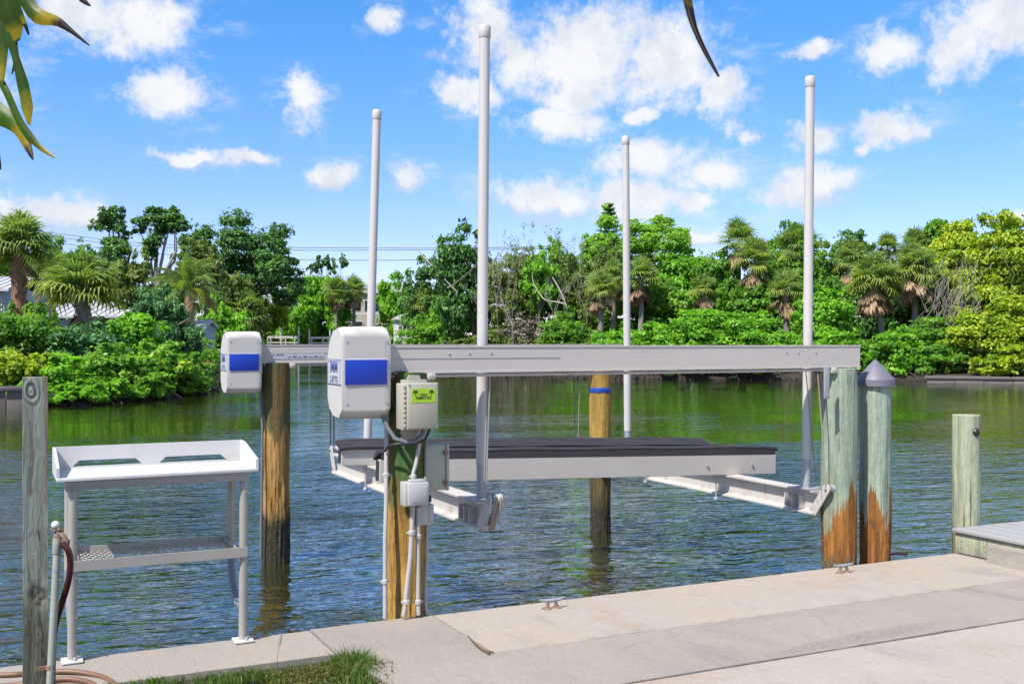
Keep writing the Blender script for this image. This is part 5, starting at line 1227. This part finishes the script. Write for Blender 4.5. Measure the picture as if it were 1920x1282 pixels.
# bare and half-dead trees
bare_tree(930, 415, 60, 66, 'bare grey tree with twiggy top just beyond the tallest guide pole', r0=.06)
bare_tree(950, 430, 60, 68, 'thin half bare tree second beyond the tallest guide pole', r0=.055, pal='olive', nleaf=500)
bare_tree(994, 418, 40, 67, 'slim twiggy tree with narrow grey top', r0=.05, pal='grey', nleaf=500)
bare_tree(1020, 424, 50, 68, 'slim twiggy tree beside the narrow grey topped one', r0=.05, pal='grey', nleaf=300)
bare_tree(1058, 428, 60, 67, 'forked bare tree with sparse olive leaves', r0=.05, pal='olive', nleaf=900)
bare_tree(1085, 440, 50, 68, 'thin bare tree behind the pale green tree', r0=.05, pal='olive', nleaf=500)
bare_tree(905, 440, 70, 68, 'bare tree behind the tallest guide pole', r0=.055)
bare_tree(1100, 470, 70, 65, 'low bare tree between the taped pile and the pine top', r0=.05)
bare_tree(1040, 500, 80, 62.5, 'low pale leafless shrub tree among the bushes', r0=.045)
bare_tree(960, 520, 90, 62, 'low pale leafless tangle beyond the tallest guide pole', r0=.045)
bare_tree(820, 440, 60, 76, 'leaning bare snag reaching to the skyline before the tallest guide pole', lean=0.5, r0=.05, levels=3)
def dead_limb(pts, label, r=0.05, dd=0.0):
    P_ = [gd(x, y, dp(x) - 1 + dd) for x, y in pts]; o = Vector(P_[-1]); b = MB(o)
    b.tube(smooth_path(P_, 4), [r * (1 - .5 * i / (len(P_) * 4)) for i in range((len(P_) - 1) * 4 + 1)], 6)
    tag(b.done('dead_branch', M['bark_pale'], None, 60, o), label, 'branch', 'dead branches on the far bank')
dead_limb([(1060, 570), (1045, 566), (1022, 562), (1008, 545), (1000, 530), (998, 515)], 'curved pale dead branch above the bushes', dd=-1)
dead_limb([(1062, 575), (1055, 555), (1045, 535), (1036, 520)], 'short leaning pale dead branch', dd=-1)
dead_limb([(840, 540), (862, 525), (890, 500), (897, 492)], 'pale dead limb leaning toward the tallest guide pole', .045)
dead_limb([(780, 465), (800, 488), (830, 520), (858, 548)], 'long dead limb slanting down beside the porch tree', .045)
# Norfolk pine far behind
dpn = 112
pc_ = gd(1142, 641, dpn); pc_.z = 0.3; zt = 1.6 + (641 - 389) * dpn / F
t = thing('pine_tree', 'pointed dark pine top rising behind the bank trees', 'tree', pc_, 0, 'trees on the far banks')
b = MB(); b.tube([(0, 0, 0), (0, 0, zt - .3)], [.25, .03], 7); b.done('trunk', M['bark'], t)
g = np.random.default_rng(3); cs = []; ns = []
for k in range(26):
    h = zt - 0.25 - k * 0.45; rad = min(0.35 + k * 0.16, 2.4)
    for j in range(8):
        a = j * math.pi / 4 + k * .4
        for s in np.linspace(.15, 1, 9):
            for _ in range(3): cs.append([math.cos(a) * rad * s + g.normal() * .08, math.sin(a) * rad * s + g.normal() * .08, h + .25 * s + g.normal() * .06]); ns.append([g.normal() * .4, g.normal() * .4, 1])
V = leaf_quads(np.array(cs), unit(np.array(ns)), np.full(len(cs), .38), .4, g)
mesh_obj('crown', quads_mesh('crown', V, np.clip(g.normal(.4, .2, len(cs)), 0, 1)), L['dark'], t)

# thickets that read as one mass behind the rows
def thicket(name, pxs, dep, ytops, pal, n_, leaf, seed):
    rng = np.random.default_rng(seed); cc = []; cr = []
    for i in range(len(pxs) - 1):
        for k in range(22):
            f = rng.random(); px = pxs[i] * (1 - f) + pxs[i + 1] * f; yt = ytops[i] * (1 - f) + ytops[i + 1] * f; d = (dep(px) if callable(dep) else dep) + rng.uniform(-2, 2)
            z = rng.uniform(0.2, 1) ; p = gd(px, 641 + (yt - 641) * z + (1 - z) * 40, d); r_ = rng.uniform(.5, 1.0) * (1 if d < 90 else 1.8); p.z -= r_ * .7
            cc.append(np.array(p)); cr.append(r_)
    V, tint = leaf_cloud(rng, np.array(cc), np.array(cr), n_, leaf)
    tag(mesh_obj(name, quads_mesh(name, V, tint), L[pal]), kind='stuff')
thicket('bank_undergrowth', [780, 900, 1000, 1100, 1200, 1300, 1400, 1500, 1600, 1700, 1800, 1950, 2150], lambda x: dp(x) + 9, [575, 545, 545, 540, 520, 530, 520, 520, 530, 530, 520, 520, 520], 'mid', 85000, 0.30, 1)
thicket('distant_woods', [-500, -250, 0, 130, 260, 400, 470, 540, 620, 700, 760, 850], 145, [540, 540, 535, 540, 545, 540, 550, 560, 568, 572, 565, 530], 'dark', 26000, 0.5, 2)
thicket('bank_thicket', [-400, -200, -60, 60, 180, 300, 400], 47, [600, 590, 610, 622, 622, 610, 630], 'mid', 16000, 0.2, 4)
thicket('waterside_thicket', [440, 480, 510, 560, 620, 680, 740], 126, [620, 615, 618, 615, 612, 612, 612], 'bright', 16000, 0.33, 5)

# ------------------------------------------------------------------ roots, far walls, vines
def root_tangle(name, pts, n_, seed, m_, lift=0.6):
    rng = random.Random(seed); b = MB()
    for i in range(n_):
        k = rng.random() * (len(pts) - 1); j = int(k); f = k - j
        p = Vector(pts[j]).lerp(Vector(pts[j + 1]), f); inl = (p - CAM); inl.z = 0; inl.normalize(); sd = Vector((inl.y, -inl.x, 0))
        a = p + inl * rng.uniform(0.2, 0.8) + Vector((0, 0, rng.uniform(.25, .25 + lift))); e = p - inl * rng.uniform(-0.1, .35) + sd * rng.gauss(0, .6); e.z = WZ - .1
        mdp = (a + e) / 2 + Vector((0, 0, rng.uniform(0, .25))) + sd * rng.gauss(0, .15)
        r = rng.uniform(.02, .05); b.tube([a, mdp, e], [r, r * .9, r * .7], 5, cap=False)
        if rng.random() < .35:
            q = p + sd * rng.gauss(0, .5); q.z = WZ + .03; rr = rng.uniform(.08, .24)
            bmesh.ops.create_icosphere(b.b, subdivisions=1, radius=rr, matrix=Matrix.Translation(q) @ Matrix.Diagonal((1.4, 1, .7, 1)))
    tag(b.done(name, m_, None, 40), kind='stuff')
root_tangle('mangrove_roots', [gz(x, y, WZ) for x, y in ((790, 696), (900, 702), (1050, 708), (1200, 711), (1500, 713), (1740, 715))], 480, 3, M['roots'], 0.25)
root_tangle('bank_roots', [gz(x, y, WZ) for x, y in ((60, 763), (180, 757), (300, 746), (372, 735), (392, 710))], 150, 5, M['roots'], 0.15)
def wall_run(name, label, p0, p1, h, npan, dtop):
    a, c = gz(*p0, WZ), gz(*p1, WZ); d = c - a; Ln = d.length; d.normalize(); nrm = Vector((d.y, -d.x, 0))
    if (CAM - a).dot(nrm) < 0: nrm = -nrm
    o = thing(name, label, 'seawall', a); ang = math.atan2(d.y, d.x); o.rotation_euler = (0, 0, ang); sgn = 1 if Matrix.Rotation(-ang, 3, 'Z') @ nrm == 0 else ((Matrix.Rotation(-ang, 3, 'Z') @ nrm).y)
    sgn = 1 if sgn > 0 else -1
    for i in range(npan):
        x0 = Ln * i / npan + .012; x1 = Ln * (i + 1) / npan - .012
        b = MB(); b.box((x0, sgn * .02, -1.0), (x1, sgn * .14 + sgn * .01 * (i % 2), h - 0.13), .01); b.done('panel', M['seawall_far'], o)
    b = MB(); b.box((-.1, -sgn * .25, h - .13), (Ln + .1, sgn * .22, h), .02); b.done('coping', M['seawall_far'], o)
    return o
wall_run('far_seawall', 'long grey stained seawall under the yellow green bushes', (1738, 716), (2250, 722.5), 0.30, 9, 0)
wall_run('far_seawall.001', 'short grey seawall beyond the square post', (-260, 771), (75, 763), 0.62, 5, 0)
# tangled bare vines hanging in front of the yellow green trees
vb = random.Random(8); vo = gd(1790, 560, 55.5); b = MB(vo)
for i in range(80):
    cx = vb.gauss(1795, 30); top_y = vb.uniform(470, 590); ln = vb.uniform(40, 120); dd = vb.uniform(54.8, 57); pts = []; x = cx
    for k in range(6):
        pts.append(gd(x, min(top_y + ln * k / 5, 690), dd + vb.gauss(0, .15))); x += vb.gauss(-3, 8)
    r = vb.uniform(.008, .018); b.tube(pts, r, 4, cap=False)
tag(b.done('hanging_vines', M['vine'], None, 60, vo), 'tangle of bare grey vines hanging over the yellow green bushes', 'vines')

# ------------------------------------------------------------------ far houses, dock, boat, lifts, power lines
def local(o_, dep, px, py): return gd(px, py, dep)
def house(name, label, dep, x0, x1, y_eave, y_ridge, y_base, roof, wall, windows=(), depth=5.0, hip=False, panels=0, over=0.4):
    """a house whose long side faces the water; measured in photo pixels at its distance"""
    a = gd(x0, 641, dep); c = gd(x1, 641, dep); ux = (c - a); Ln = ux.length; ux.normalize(); uy = Vector((-ux.y, ux.x, 0))
    if uy.dot(Vector((CU, CV, 0))) < 0: uy = -uy
    ze, zr, zb = (1.6 + (641 - y) * dep / F for y in (y_eave, y_ridge, y_base)); zb = max(zb, 0.1)
    o = thing(name, label, 'house', (a.x, a.y, zb), math.atan2(ux.y, ux.x)); sy = 1 if (Vector((-ux.y, ux.x, 0))).dot(uy) > 0 else -1
    H = ze - zb; HR = zr - zb
    b = MB(); b.box((0, 0, -.3), (Ln, sy * depth, H)); b.done('wall', M[wall], o)
    b = MB(); e = over
    if hip: b.prism([(-e, -sy * e, H), (Ln + e, -sy * e, H), (Ln + e, sy * (depth + e), H), (-e, sy * (depth + e), H)], (0, 0, .08)); top = [(Ln * .3, sy * depth / 2, HR), (Ln * .7, sy * depth / 2, HR)]
    if hip:
        A = [(-e, -sy * e, H + .08), (Ln + e, -sy * e, H + .08), (Ln + e, sy * (depth + e), H + .08), (-e, sy * (depth + e), H + .08)]
        b.quad(A[0], A[1], top[1], top[0]); b.quad(A[2], A[3], top[0], top[1])
        for i, j, k in ((1, 2, 1), (3, 0, 0)):
            b.b.faces.new([b.b.verts.new(Vector(A[i])), b.b.verts.new(Vector(A[j])), b.b.verts.new(Vector(top[k]))])
    else:
        b.prism([(-e, -sy * e, H - .05), (-e, sy * depth / 2, HR), (-e, sy * (depth + e), H - .05), (-e, sy * (depth + e), H - .17), (-e, sy * depth / 2, HR - .12), (-e, -sy * e, H - .17)], (Ln + 2 * e, 0, 0))
    rf = b.done('roof', M[roof], o)
    if panels and not hip:
        for i in range(panels + 1):
            x = -e + (Ln + 2 * e) * i / panels; b = MB(); b.bar((x, -sy * e, H - .03), (x, sy * depth / 2, HR + .02), .04, .05); b.done('roof_seam', M[roof], rf)
    for (fx, fz, w, h) in windows:
        x = Ln * fx; z = H * fz; b = MB()
        for (p, q) in (((x - w / 2, 0, z - h / 2), (x + w / 2, 0, z - h / 2 + .07)), ((x - w / 2, 0, z + h / 2 - .07), (x + w / 2, 0, z + h / 2)), ((x - w / 2, 0, z - h / 2 + .07), (x - w / 2 + .07, 0, z + h / 2 - .07)), ((x + w / 2 - .07, 0, z - h / 2 + .07), (x + w / 2, 0, z + h / 2 - .07))):
            b.box((p[0], -sy * .05, p[2]), (q[0], sy * .05, q[2]))
        wf = b.done('window_frame', M['wall_white'], o); b = MB(); b.box((x - w / 2 + .071, -sy * .02, z - h / 2 + .071), (x + w / 2 - .071, sy * .01, z + h / 2 - .071)); b.done('pane', M['glass'], wf)
    return o
house('blue_house', 'pale blue house with white ribbed metal roof beside the tall palm', 54, -160, 8, 540, 512, 640, 'roof_white', 'wall_blue', [(.93, .66, .45, .75), (.7, .66, .8, .9)], 6, panels=12)
house('long_house', 'long low house with white roof behind the shaggy palm', 56, 48, 236, 590, 566, 650, 'roof_white', 'wall_blue', [(.72, .5, .5, .8), (.3, .5, .9, .7)], 5, panels=14)
house('small_shed', 'small shed with pale blue grey roof beside the cedar', 52, 352, 382, 610, 599, 655, 'roof_white', 'wall_blue', [(.5, .5, .3, .4)], 2, over=.15)
house('shaded_house', 'shaded tan house behind the slim twin palms', 133, 640, 745, 548, 530, 640, 'roof_grey', 'wall_tan', [(.15, .75, 1.4, 1.2), (.55, .72, 2.0, 1.5), (.85, .72, .9, 1.3), (.3, .3, 1.2, 1.4)], 8)
o = house('white_porch', 'small white porch with grey hip roof at the water by the far bank', 97, 738, 775, 600, 588, 650, 'roof_grey', 'wall_white', [(.35, .55, .45, 1.1), (.75, .55, .4, 1.1)], 2.2, hip=True, over=.22)
# balcony line on the shaded house
a = gd(655, 588, 131); c = gd(740, 588, 131); b = MB(a); b.bar(a, c, .9, .25); tag(b.done('balcony', M['wall_white'], None, 40, a), 'white balcony edge across the shaded tan house', 'balcony')
# far boat lifts with white piles
def far_lift(name, label, dep, piles, beam_px, yb0, yb1):
    p0 = gd(piles[0][0], 641, dep); p0.z = WZ; o = thing(name, label, 'boat lift', p0, 0, 'boat lifts across the canal')
    for (x, yt) in piles:
        p = gd(x, 641, dep); zt_ = 1.6 + (641 - yt) * dep / F; b = MB(p0); b.tube([(p.x, p.y, WZ - .6), (p.x, p.y, zt_)], .085, 8); b.done('pile', M['pvc'], o)
    for dz, thk in ((0, .22), (-.55, .12)):
        a, c = gd(beam_px[0], yb0, dep - .4), gd(beam_px[1], yb0, dep - .4); b = MB(p0); b.bar(a + Vector((0, 0, dz)), c + Vector((0, 0, dz)), .14, thk); b.done('beam', M['alu_white'], o)
    for k in (.1, .45, .6, .9):
        q = gd(beam_px[0] * (1 - k) + beam_px[1] * k, yb0, dep - .45); b = MB(p0); b.bar(q, q - Vector((0, 0, .9)), .10, .16, up=(0, 1, 0)); b.done('hanger', M['alu_white'], o)
    return o
far_lift('far_boat_lift', 'far white boat lift between the two motor covers, whole beam showing', 111, [(491, 620), (526, 616), (560, 613), (502, 634)], (502, 558), 632, 640)
far_lift('far_boat_lift.001', 'far white boat lift half hidden by the big motor cover', 112, [(580, 618), (619, 619), (640, 632)], (578, 640), 633, 641)
for x, yt, lab in ((397, 618, 'lone white pole above the far dock'), (424, 620, 'white pole just showing over the rear motor cover')):
    p = gd(x, 641, 74); zt_ = 1.6 + (641 - yt) * 74 / F; b = MB((p.x, p.y, 0.0)); b.tube([(p.x, p.y, -.9), (p.x, p.y, zt_)], .07, 8); tag(b.done(nm('mooring_pole'), M['pvc'], None, 60, (p.x, p.y, 0)), lab, 'pole', 'white poles by the far dock')
# dock at the tip of the bank
dd = 58; a = gd(376, 690, dd); t = thing('far_dock', 'small wooden dock with orange boards behind the bank tip', 'dock', (a.x, a.y, WZ)); org = Vector(t.location)
ux = (gd(470, 690, dd + 3) - a); ux.z = 0; ux.normalize(); uy = Vector((-ux.y, ux.x, 0)); zd = 1.6 - 46 * dd / F
for i in range(16):
    p = a + ux * (i * .17); b = MB(org); b.bar(Vector((p.x, p.y, zd)), Vector((p.x, p.y, zd)) + uy * 1.6, .155, .05); b.done('plank', M['dock_wood'], t)
for k in (0.0, 0.9, 1.8, 2.6):
    p = a + ux * k; b = MB(org); b.tube([(p.x, p.y, -.9), (p.x, p.y, zd + (.75 if k < 2 else .1))], .085, 8); b.done('post', M['dock_grey'], t)
b = MB(org); b.bar(Vector((a.x, a.y, zd - .12)), Vector((a.x, a.y, zd - .12)) + ux * 2.7, .06, .18); b.done('fascia_board', M['dock_grey'], t)
p = a + ux * .1; b = MB(org); b.bar(Vector((p.x, p.y, zd + .48)), Vector((p.x, p.y, zd + .48)) + ux * 2.0, .05, .09); b.done('rail', M['dock_wood'], t)
b = MB(org); b.box((a.x + .25, a.y + .7, zd + .03), (a.x + .75, a.y + 1.1, zd + .65), .02); b.done('dock_box', M['dock_wood'], t)
lg = [gd(368, 668, dd - 1), gd(380, 664, dd - 1), gd(397, 660, dd - 1), gd(416, 658, dd - 1), gd(440, 661, dd - 1)]
b = MB(lg[0]); b.tube(smooth_path(lg, 4), [.06] * 4 + [.12] * 8 + [.14] * 5, 8); tag(b.done('driftwood_log', M['bark'], None, 60, lg[0]), 'grey leaning log across the rail of the far dock', 'log')
# small grey boat at the bank tip
bp = gd(388, 700, 52); t = thing('grey_boat', 'small grey boat hull moored at the bank tip', 'boat', (bp.x, bp.y, WZ)); rows = []
b = MB(); Lb = 2.6
for i in range(9):
    s = i / 8; wd = .62 * math.sin(math.pi * (.12 + .80 * (1 - s)) ) ** .6; x = s * Lb
    rows.append([b.b.verts.new((x, y, z)) for y, z in ((-wd, .62 + .12 * s), (-wd * .92, .25), (-wd * .5, -.08), (0, -.15), (wd * .5, -.08), (wd * .92, .25), (wd, .62 + .12 * s), (wd * .85, .60 + .12 * s), (0, .30), (-wd * .85, .60 + .12 * s))])
for r0, r1 in zip(rows, rows[1:]):
    for k in range(10): b.b.faces.new((r0[k], r0[(k + 1) % 10], r1[(k + 1) % 10], r1[k]))
b.b.faces.new(rows[0]); b.b.faces.new(rows[-1][::-1]); hb_ = b.done('hull', M['hull'], t, 40)
b = MB(); b.box((.5, -.5, .40), (.8, .5, .45)); b.box((1.5, -.5, .42), (1.8, .5, .47)); b.done('thwart', M['hull'], t)
t.rotation_euler = (0, 0, R(150))
# power lines and their poles
pe, pw = gd(-700, 641, 150), gd(1030, 641, 128)
for (p, lab) in ((pe, 'utility pole far beyond the blue house'), (pw, 'utility pole behind the bare trees')):
    t = thing(nm('utility_pole'), lab, 'utility pole', (p.x, p.y, 0), 0, 'utility poles'); b = MB((p.x, p.y, 0)); b.tube([(p.x, p.y, -.5), (p.x, p.y, 13.2)], .15, 8); b.done('mast', M['bark'], t)
    b = MB((p.x, p.y, 0)); b.bar((p.x - 1, p.y - .5, 12.6), (p.x + 1, p.y + .5, 12.6), .12, .12); b.done('crossarm', M['bark'], t)
for (pts, lab) in (([(-700, 340), (100, 437), (190, 449), (330, 459), (545, 464), (860, 465), (1030, 462)], 'topmost power line across the sky behind the banks'),
                   ([(-700, 352), (100, 444), (190, 455), (330, 465), (545, 469), (860, 468), (1030, 466)], 'power line just under the topmost one'),
                   ([(-700, 372), (100, 455), (190, 466), (330, 478), (545, 487), (860, 487), (1030, 484)], 'lowest power line across the sky')):
    P_ = [gd(x, y, 150 - (x + 700) / 1730 * 22) for x, y in pts]; o_ = P_[0]; b = MB(o_); b.tube(smooth_path(P_, 5), .042, 5); tag(b.done(nm('power_line'), M['wire'], None, 80, o_), lab, 'power line', 'power lines behind the banks')

# ------------------------------------------------------------------ GRASS at the edge of the slab
def grass():
    rng = np.random.default_rng(21); C0 = []; 
    n_ = 5200; tuft = np.concatenate([rng.uniform(-60, 735, 70), rng.normal(655, 30, 26), rng.normal(480, 60, 20)]); px = np.clip(rng.choice(tuft, n_) + rng.normal(0, 5.5, n_), -60, 735); 
    X = []; 
    for i in range(n_):
        x = px[i]; edge = np.interp(x, [-60, 120, 250, 400, 520, 620, 680, 735], [1292, 1280, 1279, 1272, 1262, 1248, 1240, 1262])
        y = edge + rng.exponential(28); p = gz(x, y, -0.03); p.y = min(p.y, -0.515) if p.x < 1.55 else p.y; X.append((p.x, p.y, p.z, x))
    X = np.array(X); tall = np.interp(X[:, 3], [-60, 480, 600, 650, 690, 735], [.6, .7, .8, 1.35, 1.1, .5]) * rng.uniform(.25, 1.25, n_)
    h = 0.062 * tall; a = rng.uniform(0, 2 * np.pi, n_); w = rng.uniform(.0018, .0042, n_); lean = rng.uniform(.15, 1.1, n_) * h
    base = X[:, :3]; s = np.stack([np.cos(a), np.sin(a), 0 * a], 1) * w[:, None]; b_ = rng.uniform(0, 2 * np.pi, n_); ld = np.stack([np.cos(b_), np.sin(b_), 0 * b_], 1) * lean[:, None]
    up = np.array([0, 0, 1.0]) * h[:, None]; mid = base + up * .6 + ld * .35; tip = base + up + ld
    V = np.concatenate([np.stack([base - s, base + s, mid + s * .8, mid - s * .8], 1), np.stack([mid - s * .8, mid + s * .8, tip + s * .1, tip - s * .1], 1)])
    t_ = np.clip(rng.normal(.5, .22, n_), 0, 1); t_ = np.concatenate([t_, t_])
    tag(mesh_obj('grass', quads_mesh('grass', V, t_), LG), kind='stuff')
    # small round-leaved ground weed at the tuft
    m_ = 3200; x = rng.normal(600, 55, m_).clip(500, 735); y = np.interp(x, [500, 600, 700], [1272, 1258, 1248]) + rng.exponential(24, m_); P_ = np.array([tuple(gz(q, r, -0.02)) for q, r in zip(x, y)]); P_[:, 1] = np.minimum(P_[:, 1], -.515); P_[:, 2] += rng.uniform(0, .045, m_)
    V = leaf_quads(P_, unit(rng.normal(size=(m_, 3)) * .6 + np.array([0, -.2, 1])), rng.uniform(.010, .022, m_), .6, rng)
    tag(mesh_obj('ground_weeds', quads_mesh('ground_weeds', V, np.clip(rng.normal(.5, .3, m_), 0, 1)), LW), kind='stuff')
LG = leaf_mat('lawn_grass', [(0, (0.035, 0.075, 0.012)), (0.5, (0.075, 0.15, 0.022)), (0.82, (0.13, 0.21, 0.04)), (1, (0.28, 0.24, 0.12))], patch=.2)
LW = leaf_mat('weed_leaves', [(0, (0.05, 0.075, 0.015)), (0.5, (0.12, 0.14, 0.03)), (1, (0.22, 0.15, 0.05))], patch=.2)
grass()
b0 = gz(522, 1262, -0.03); b0.y = min(b0.y, -.515); b = MB(b0); b.tube(smooth_path([b0, gd(520, 1235, 5.15), gd(525, 1205, 5.15), gd(529, 1192, 5.15)]), .0012, 4)
for k in range(14):
    q = gd(523 + k * .45, 1215 - k * 1.7, 5.15); b.tube([q, q + Vector((.008 * (-1) ** k, 0, .022))], [.0012, .0008], 4)
tag(b.done('seed_stalk', M['rope'], None, 60, b0), 'single dry grass seed stalk standing over the ledge', 'grass stalk')

# ------------------------------------------------------------------ overhanging plant by the camera: big strap leaves against the sky
def blade_mat(name, tipd):
    m, t = new_mat(name)
    a = t.new('ShaderNodeAttribute', attribute_name='along').outputs['Fac']; p = pos(t)
    e = t.m('ADD', a, t.m('MULTIPLY', t.m('SUBTRACT', t.noise(p, 18, 5, .65), .5), .35))
    sp = t.step(t.noise(p, 60, 3, .6), .62, .70)
    c = t.mix(t.step(t.noise(p, 6, 3), .4, .6), (0.055, 0.125, 0.012), (0.10, 0.20, 0.015)); c = t.mix(t.step(e, tipd - .30, tipd - .08), c, (0.42, 0.34, 0.015)); c = t.mix(t.m('MULTIPLY', sp, .5), c, (0.30, 0.12, 0.01)); c = t.mix(t.step(e, tipd, tipd + .12), c, (0.035, 0.022, 0.018))
    b_ = t.new('ShaderNodeBsdfPrincipled', {'Base Color': c, 'Roughness': .4}); tr = t.new('ShaderNodeBsdfTranslucent', {'Color': t.mix(1.0, c, (1.3, 1.3, .5), 'MULTIPLY')})
    t.new('ShaderNodeOutputMaterial', {0: t.new('ShaderNodeMixShader', {0: .45, 1: b_.outputs[0], 2: tr.outputs[0]}).outputs[0]}); return m
BM = {k: blade_mat('strap_leaf_%d' % int(k * 100), k) for k in (0.55, 0.8, 0.95)}
DRY = blade_mat('dry_strap_leaf', 0.42)
def blade(parent, org, pts, wpx, dep, m_, name='leaf', fold=.35, thick=.0012):
    """a long leaf through photo points (px, py, distance), width in px along it, folded along its midrib"""
    P_ = smooth_path([gd(x, y, d) for x, y, d in pts], 5); n_ = len(P_); Wd = np.interp(np.linspace(0, 1, n_), np.linspace(0, 1, len(wpx)), wpx) * dep / F / 2
    fw = Vector((CU, CV, 0)); bm = bmesh.new(); lay = bm.verts.layers.float.new('along'); R_ = []
    for i, p in enumerate(P_):
        d = (P_[min(i + 1, n_ - 1)] - P_[max(i - 1, 0)]).normalized(); s = d.cross(fw).normalized(); nn = s.cross(d).normalized(); row = []
        for k in (-1, -.5, 0, .5, 1):
            v = bm.verts.new(p - org + s * (k * Wd[i]) + nn * (abs(k) * Wd[i] * fold)); v[lay] = i / (n_ - 1); row.append(v)
        R_.append(row)
    for r0, r1 in zip(R_, R_[1:]):
        for k in range(4): bm.faces.new((r0[k], r0[k + 1], r1[k + 1], r1[k]))
    bmesh.ops.solidify(bm, geom=bm.faces[:], thickness=thick); bmesh.ops.recalc_face_normals(bm, faces=bm.faces)
    me = bpy.data.meshes.new(name); bm.to_mesh(me); bm.free(); return mesh_obj(name, me, m_, parent, 60)
D = 2.3
stem = gd(-260, 1800, 2.45); stem.z = -0.03
t = thing('strap_leaf_plant', 'overhanging plant with big yellowing strap leaves hanging into the sky', 'plant', stem); org = Vector(stem)
b = MB(org); b.tube(smooth_path([stem + Vector((0, 0, -.05)), gd(-330, 900, 2.5), gd(-300, 300, 2.5), gd(-200, -40, 2.45), gd(-60, -120, 2.35), gd(30, -60, 2.3)], 6), [.06] * 10 + [.045] * 8 + [.03] * 8, 10); b.done('stem', M['palm_grey'], t, 60)
blade(t, org, [(10, -80, 2.3), (60, 20, 2.28), (110, 42, 2.25), (168, 86, 2.2)], [10, 26, 30, 20, 8, 2], D, BM[.55])
blade(t, org, [(30, -80, 2.32), (10, -10, 2.3), (22, 40, 2.3), (32, 78, 2.3)], [20, 44, 46, 34, 8], D, BM[.95])
blade(t, org, [(-30, -60, 2.35), (-4, 20, 2.33), (4, 90, 2.32), (4, 155, 2.31)], [20, 40, 30, 16, 5], D, BM[.95])
blade(t, org, [(10, 20, 2.31), (24, 90, 2.3), (44, 170, 2.29), (55, 236, 2.28)], [20, 24, 14, 22, 22, 3], D, BM[.95])
blade(t, org, [(-20, 120, 2.33), (10, 170, 2.31), (38, 232, 2.3), (70, 272, 2.29), (103, 296, 2.28)], [12, 14, 14, 16, 10, 3], D, BM[.95])
blade(t, org, [(-40, 190, 2.34), (0, 215, 2.32), (36, 246, 2.31), (62, 300, 2.29)], [20, 40, 36, 24, 18, 3], D, BM[.8])
blade(t, org, [(36, 20, 2.3), (46, 45, 2.3), (54, 66, 2.3)], [10, 8, 3], D, DRY)
blade(t, org, [(30, 100, 2.31), (27, 120, 2.31), (22, 140, 2.31)], [8, 7, 2], D, DRY)
blade(t, org, [(120, -60, 2.3), (148, -8, 2.28), (170, 12, 2.26)], [14, 14, 2], D, DRY)
blade(t, org, [(-30, 240, 2.33), (-8, 280, 2.33), (1, 318, 2.33)], [14, 10, 3], D, DRY)
# the dry leaf tip that hangs in at the top of the view, from a stem overhead
rt = gd(1150, -900, 2.3); t = thing('dry_palm_leaf', 'single dry narrow leaf tip hanging into the top of the sky', 'leaf', gd(1240, -330, 2.35)); org = Vector(t.location)
blade(t, org, [(1240, -330, 2.35), (1270, -120, 2.32), (1292, 10, 2.3), (1310, 70, 2.28), (1348, 144, 2.25)], [14, 22, 20, 16, 11, 9, 4], D, DRY, fold=.5)
b = MB(org); b.tube(smooth_path([stem, gd(-500, 300, 2.6), gd(-200, -420, 2.6), gd(500, -560, 2.5), gd(1240, -330, 2.35)], 8), [.05] * 8 + [.04] * 8 + [.028] * 8 + [.018] * 9, 8); b.done('stalk', M['palm_grey'], t, 60)
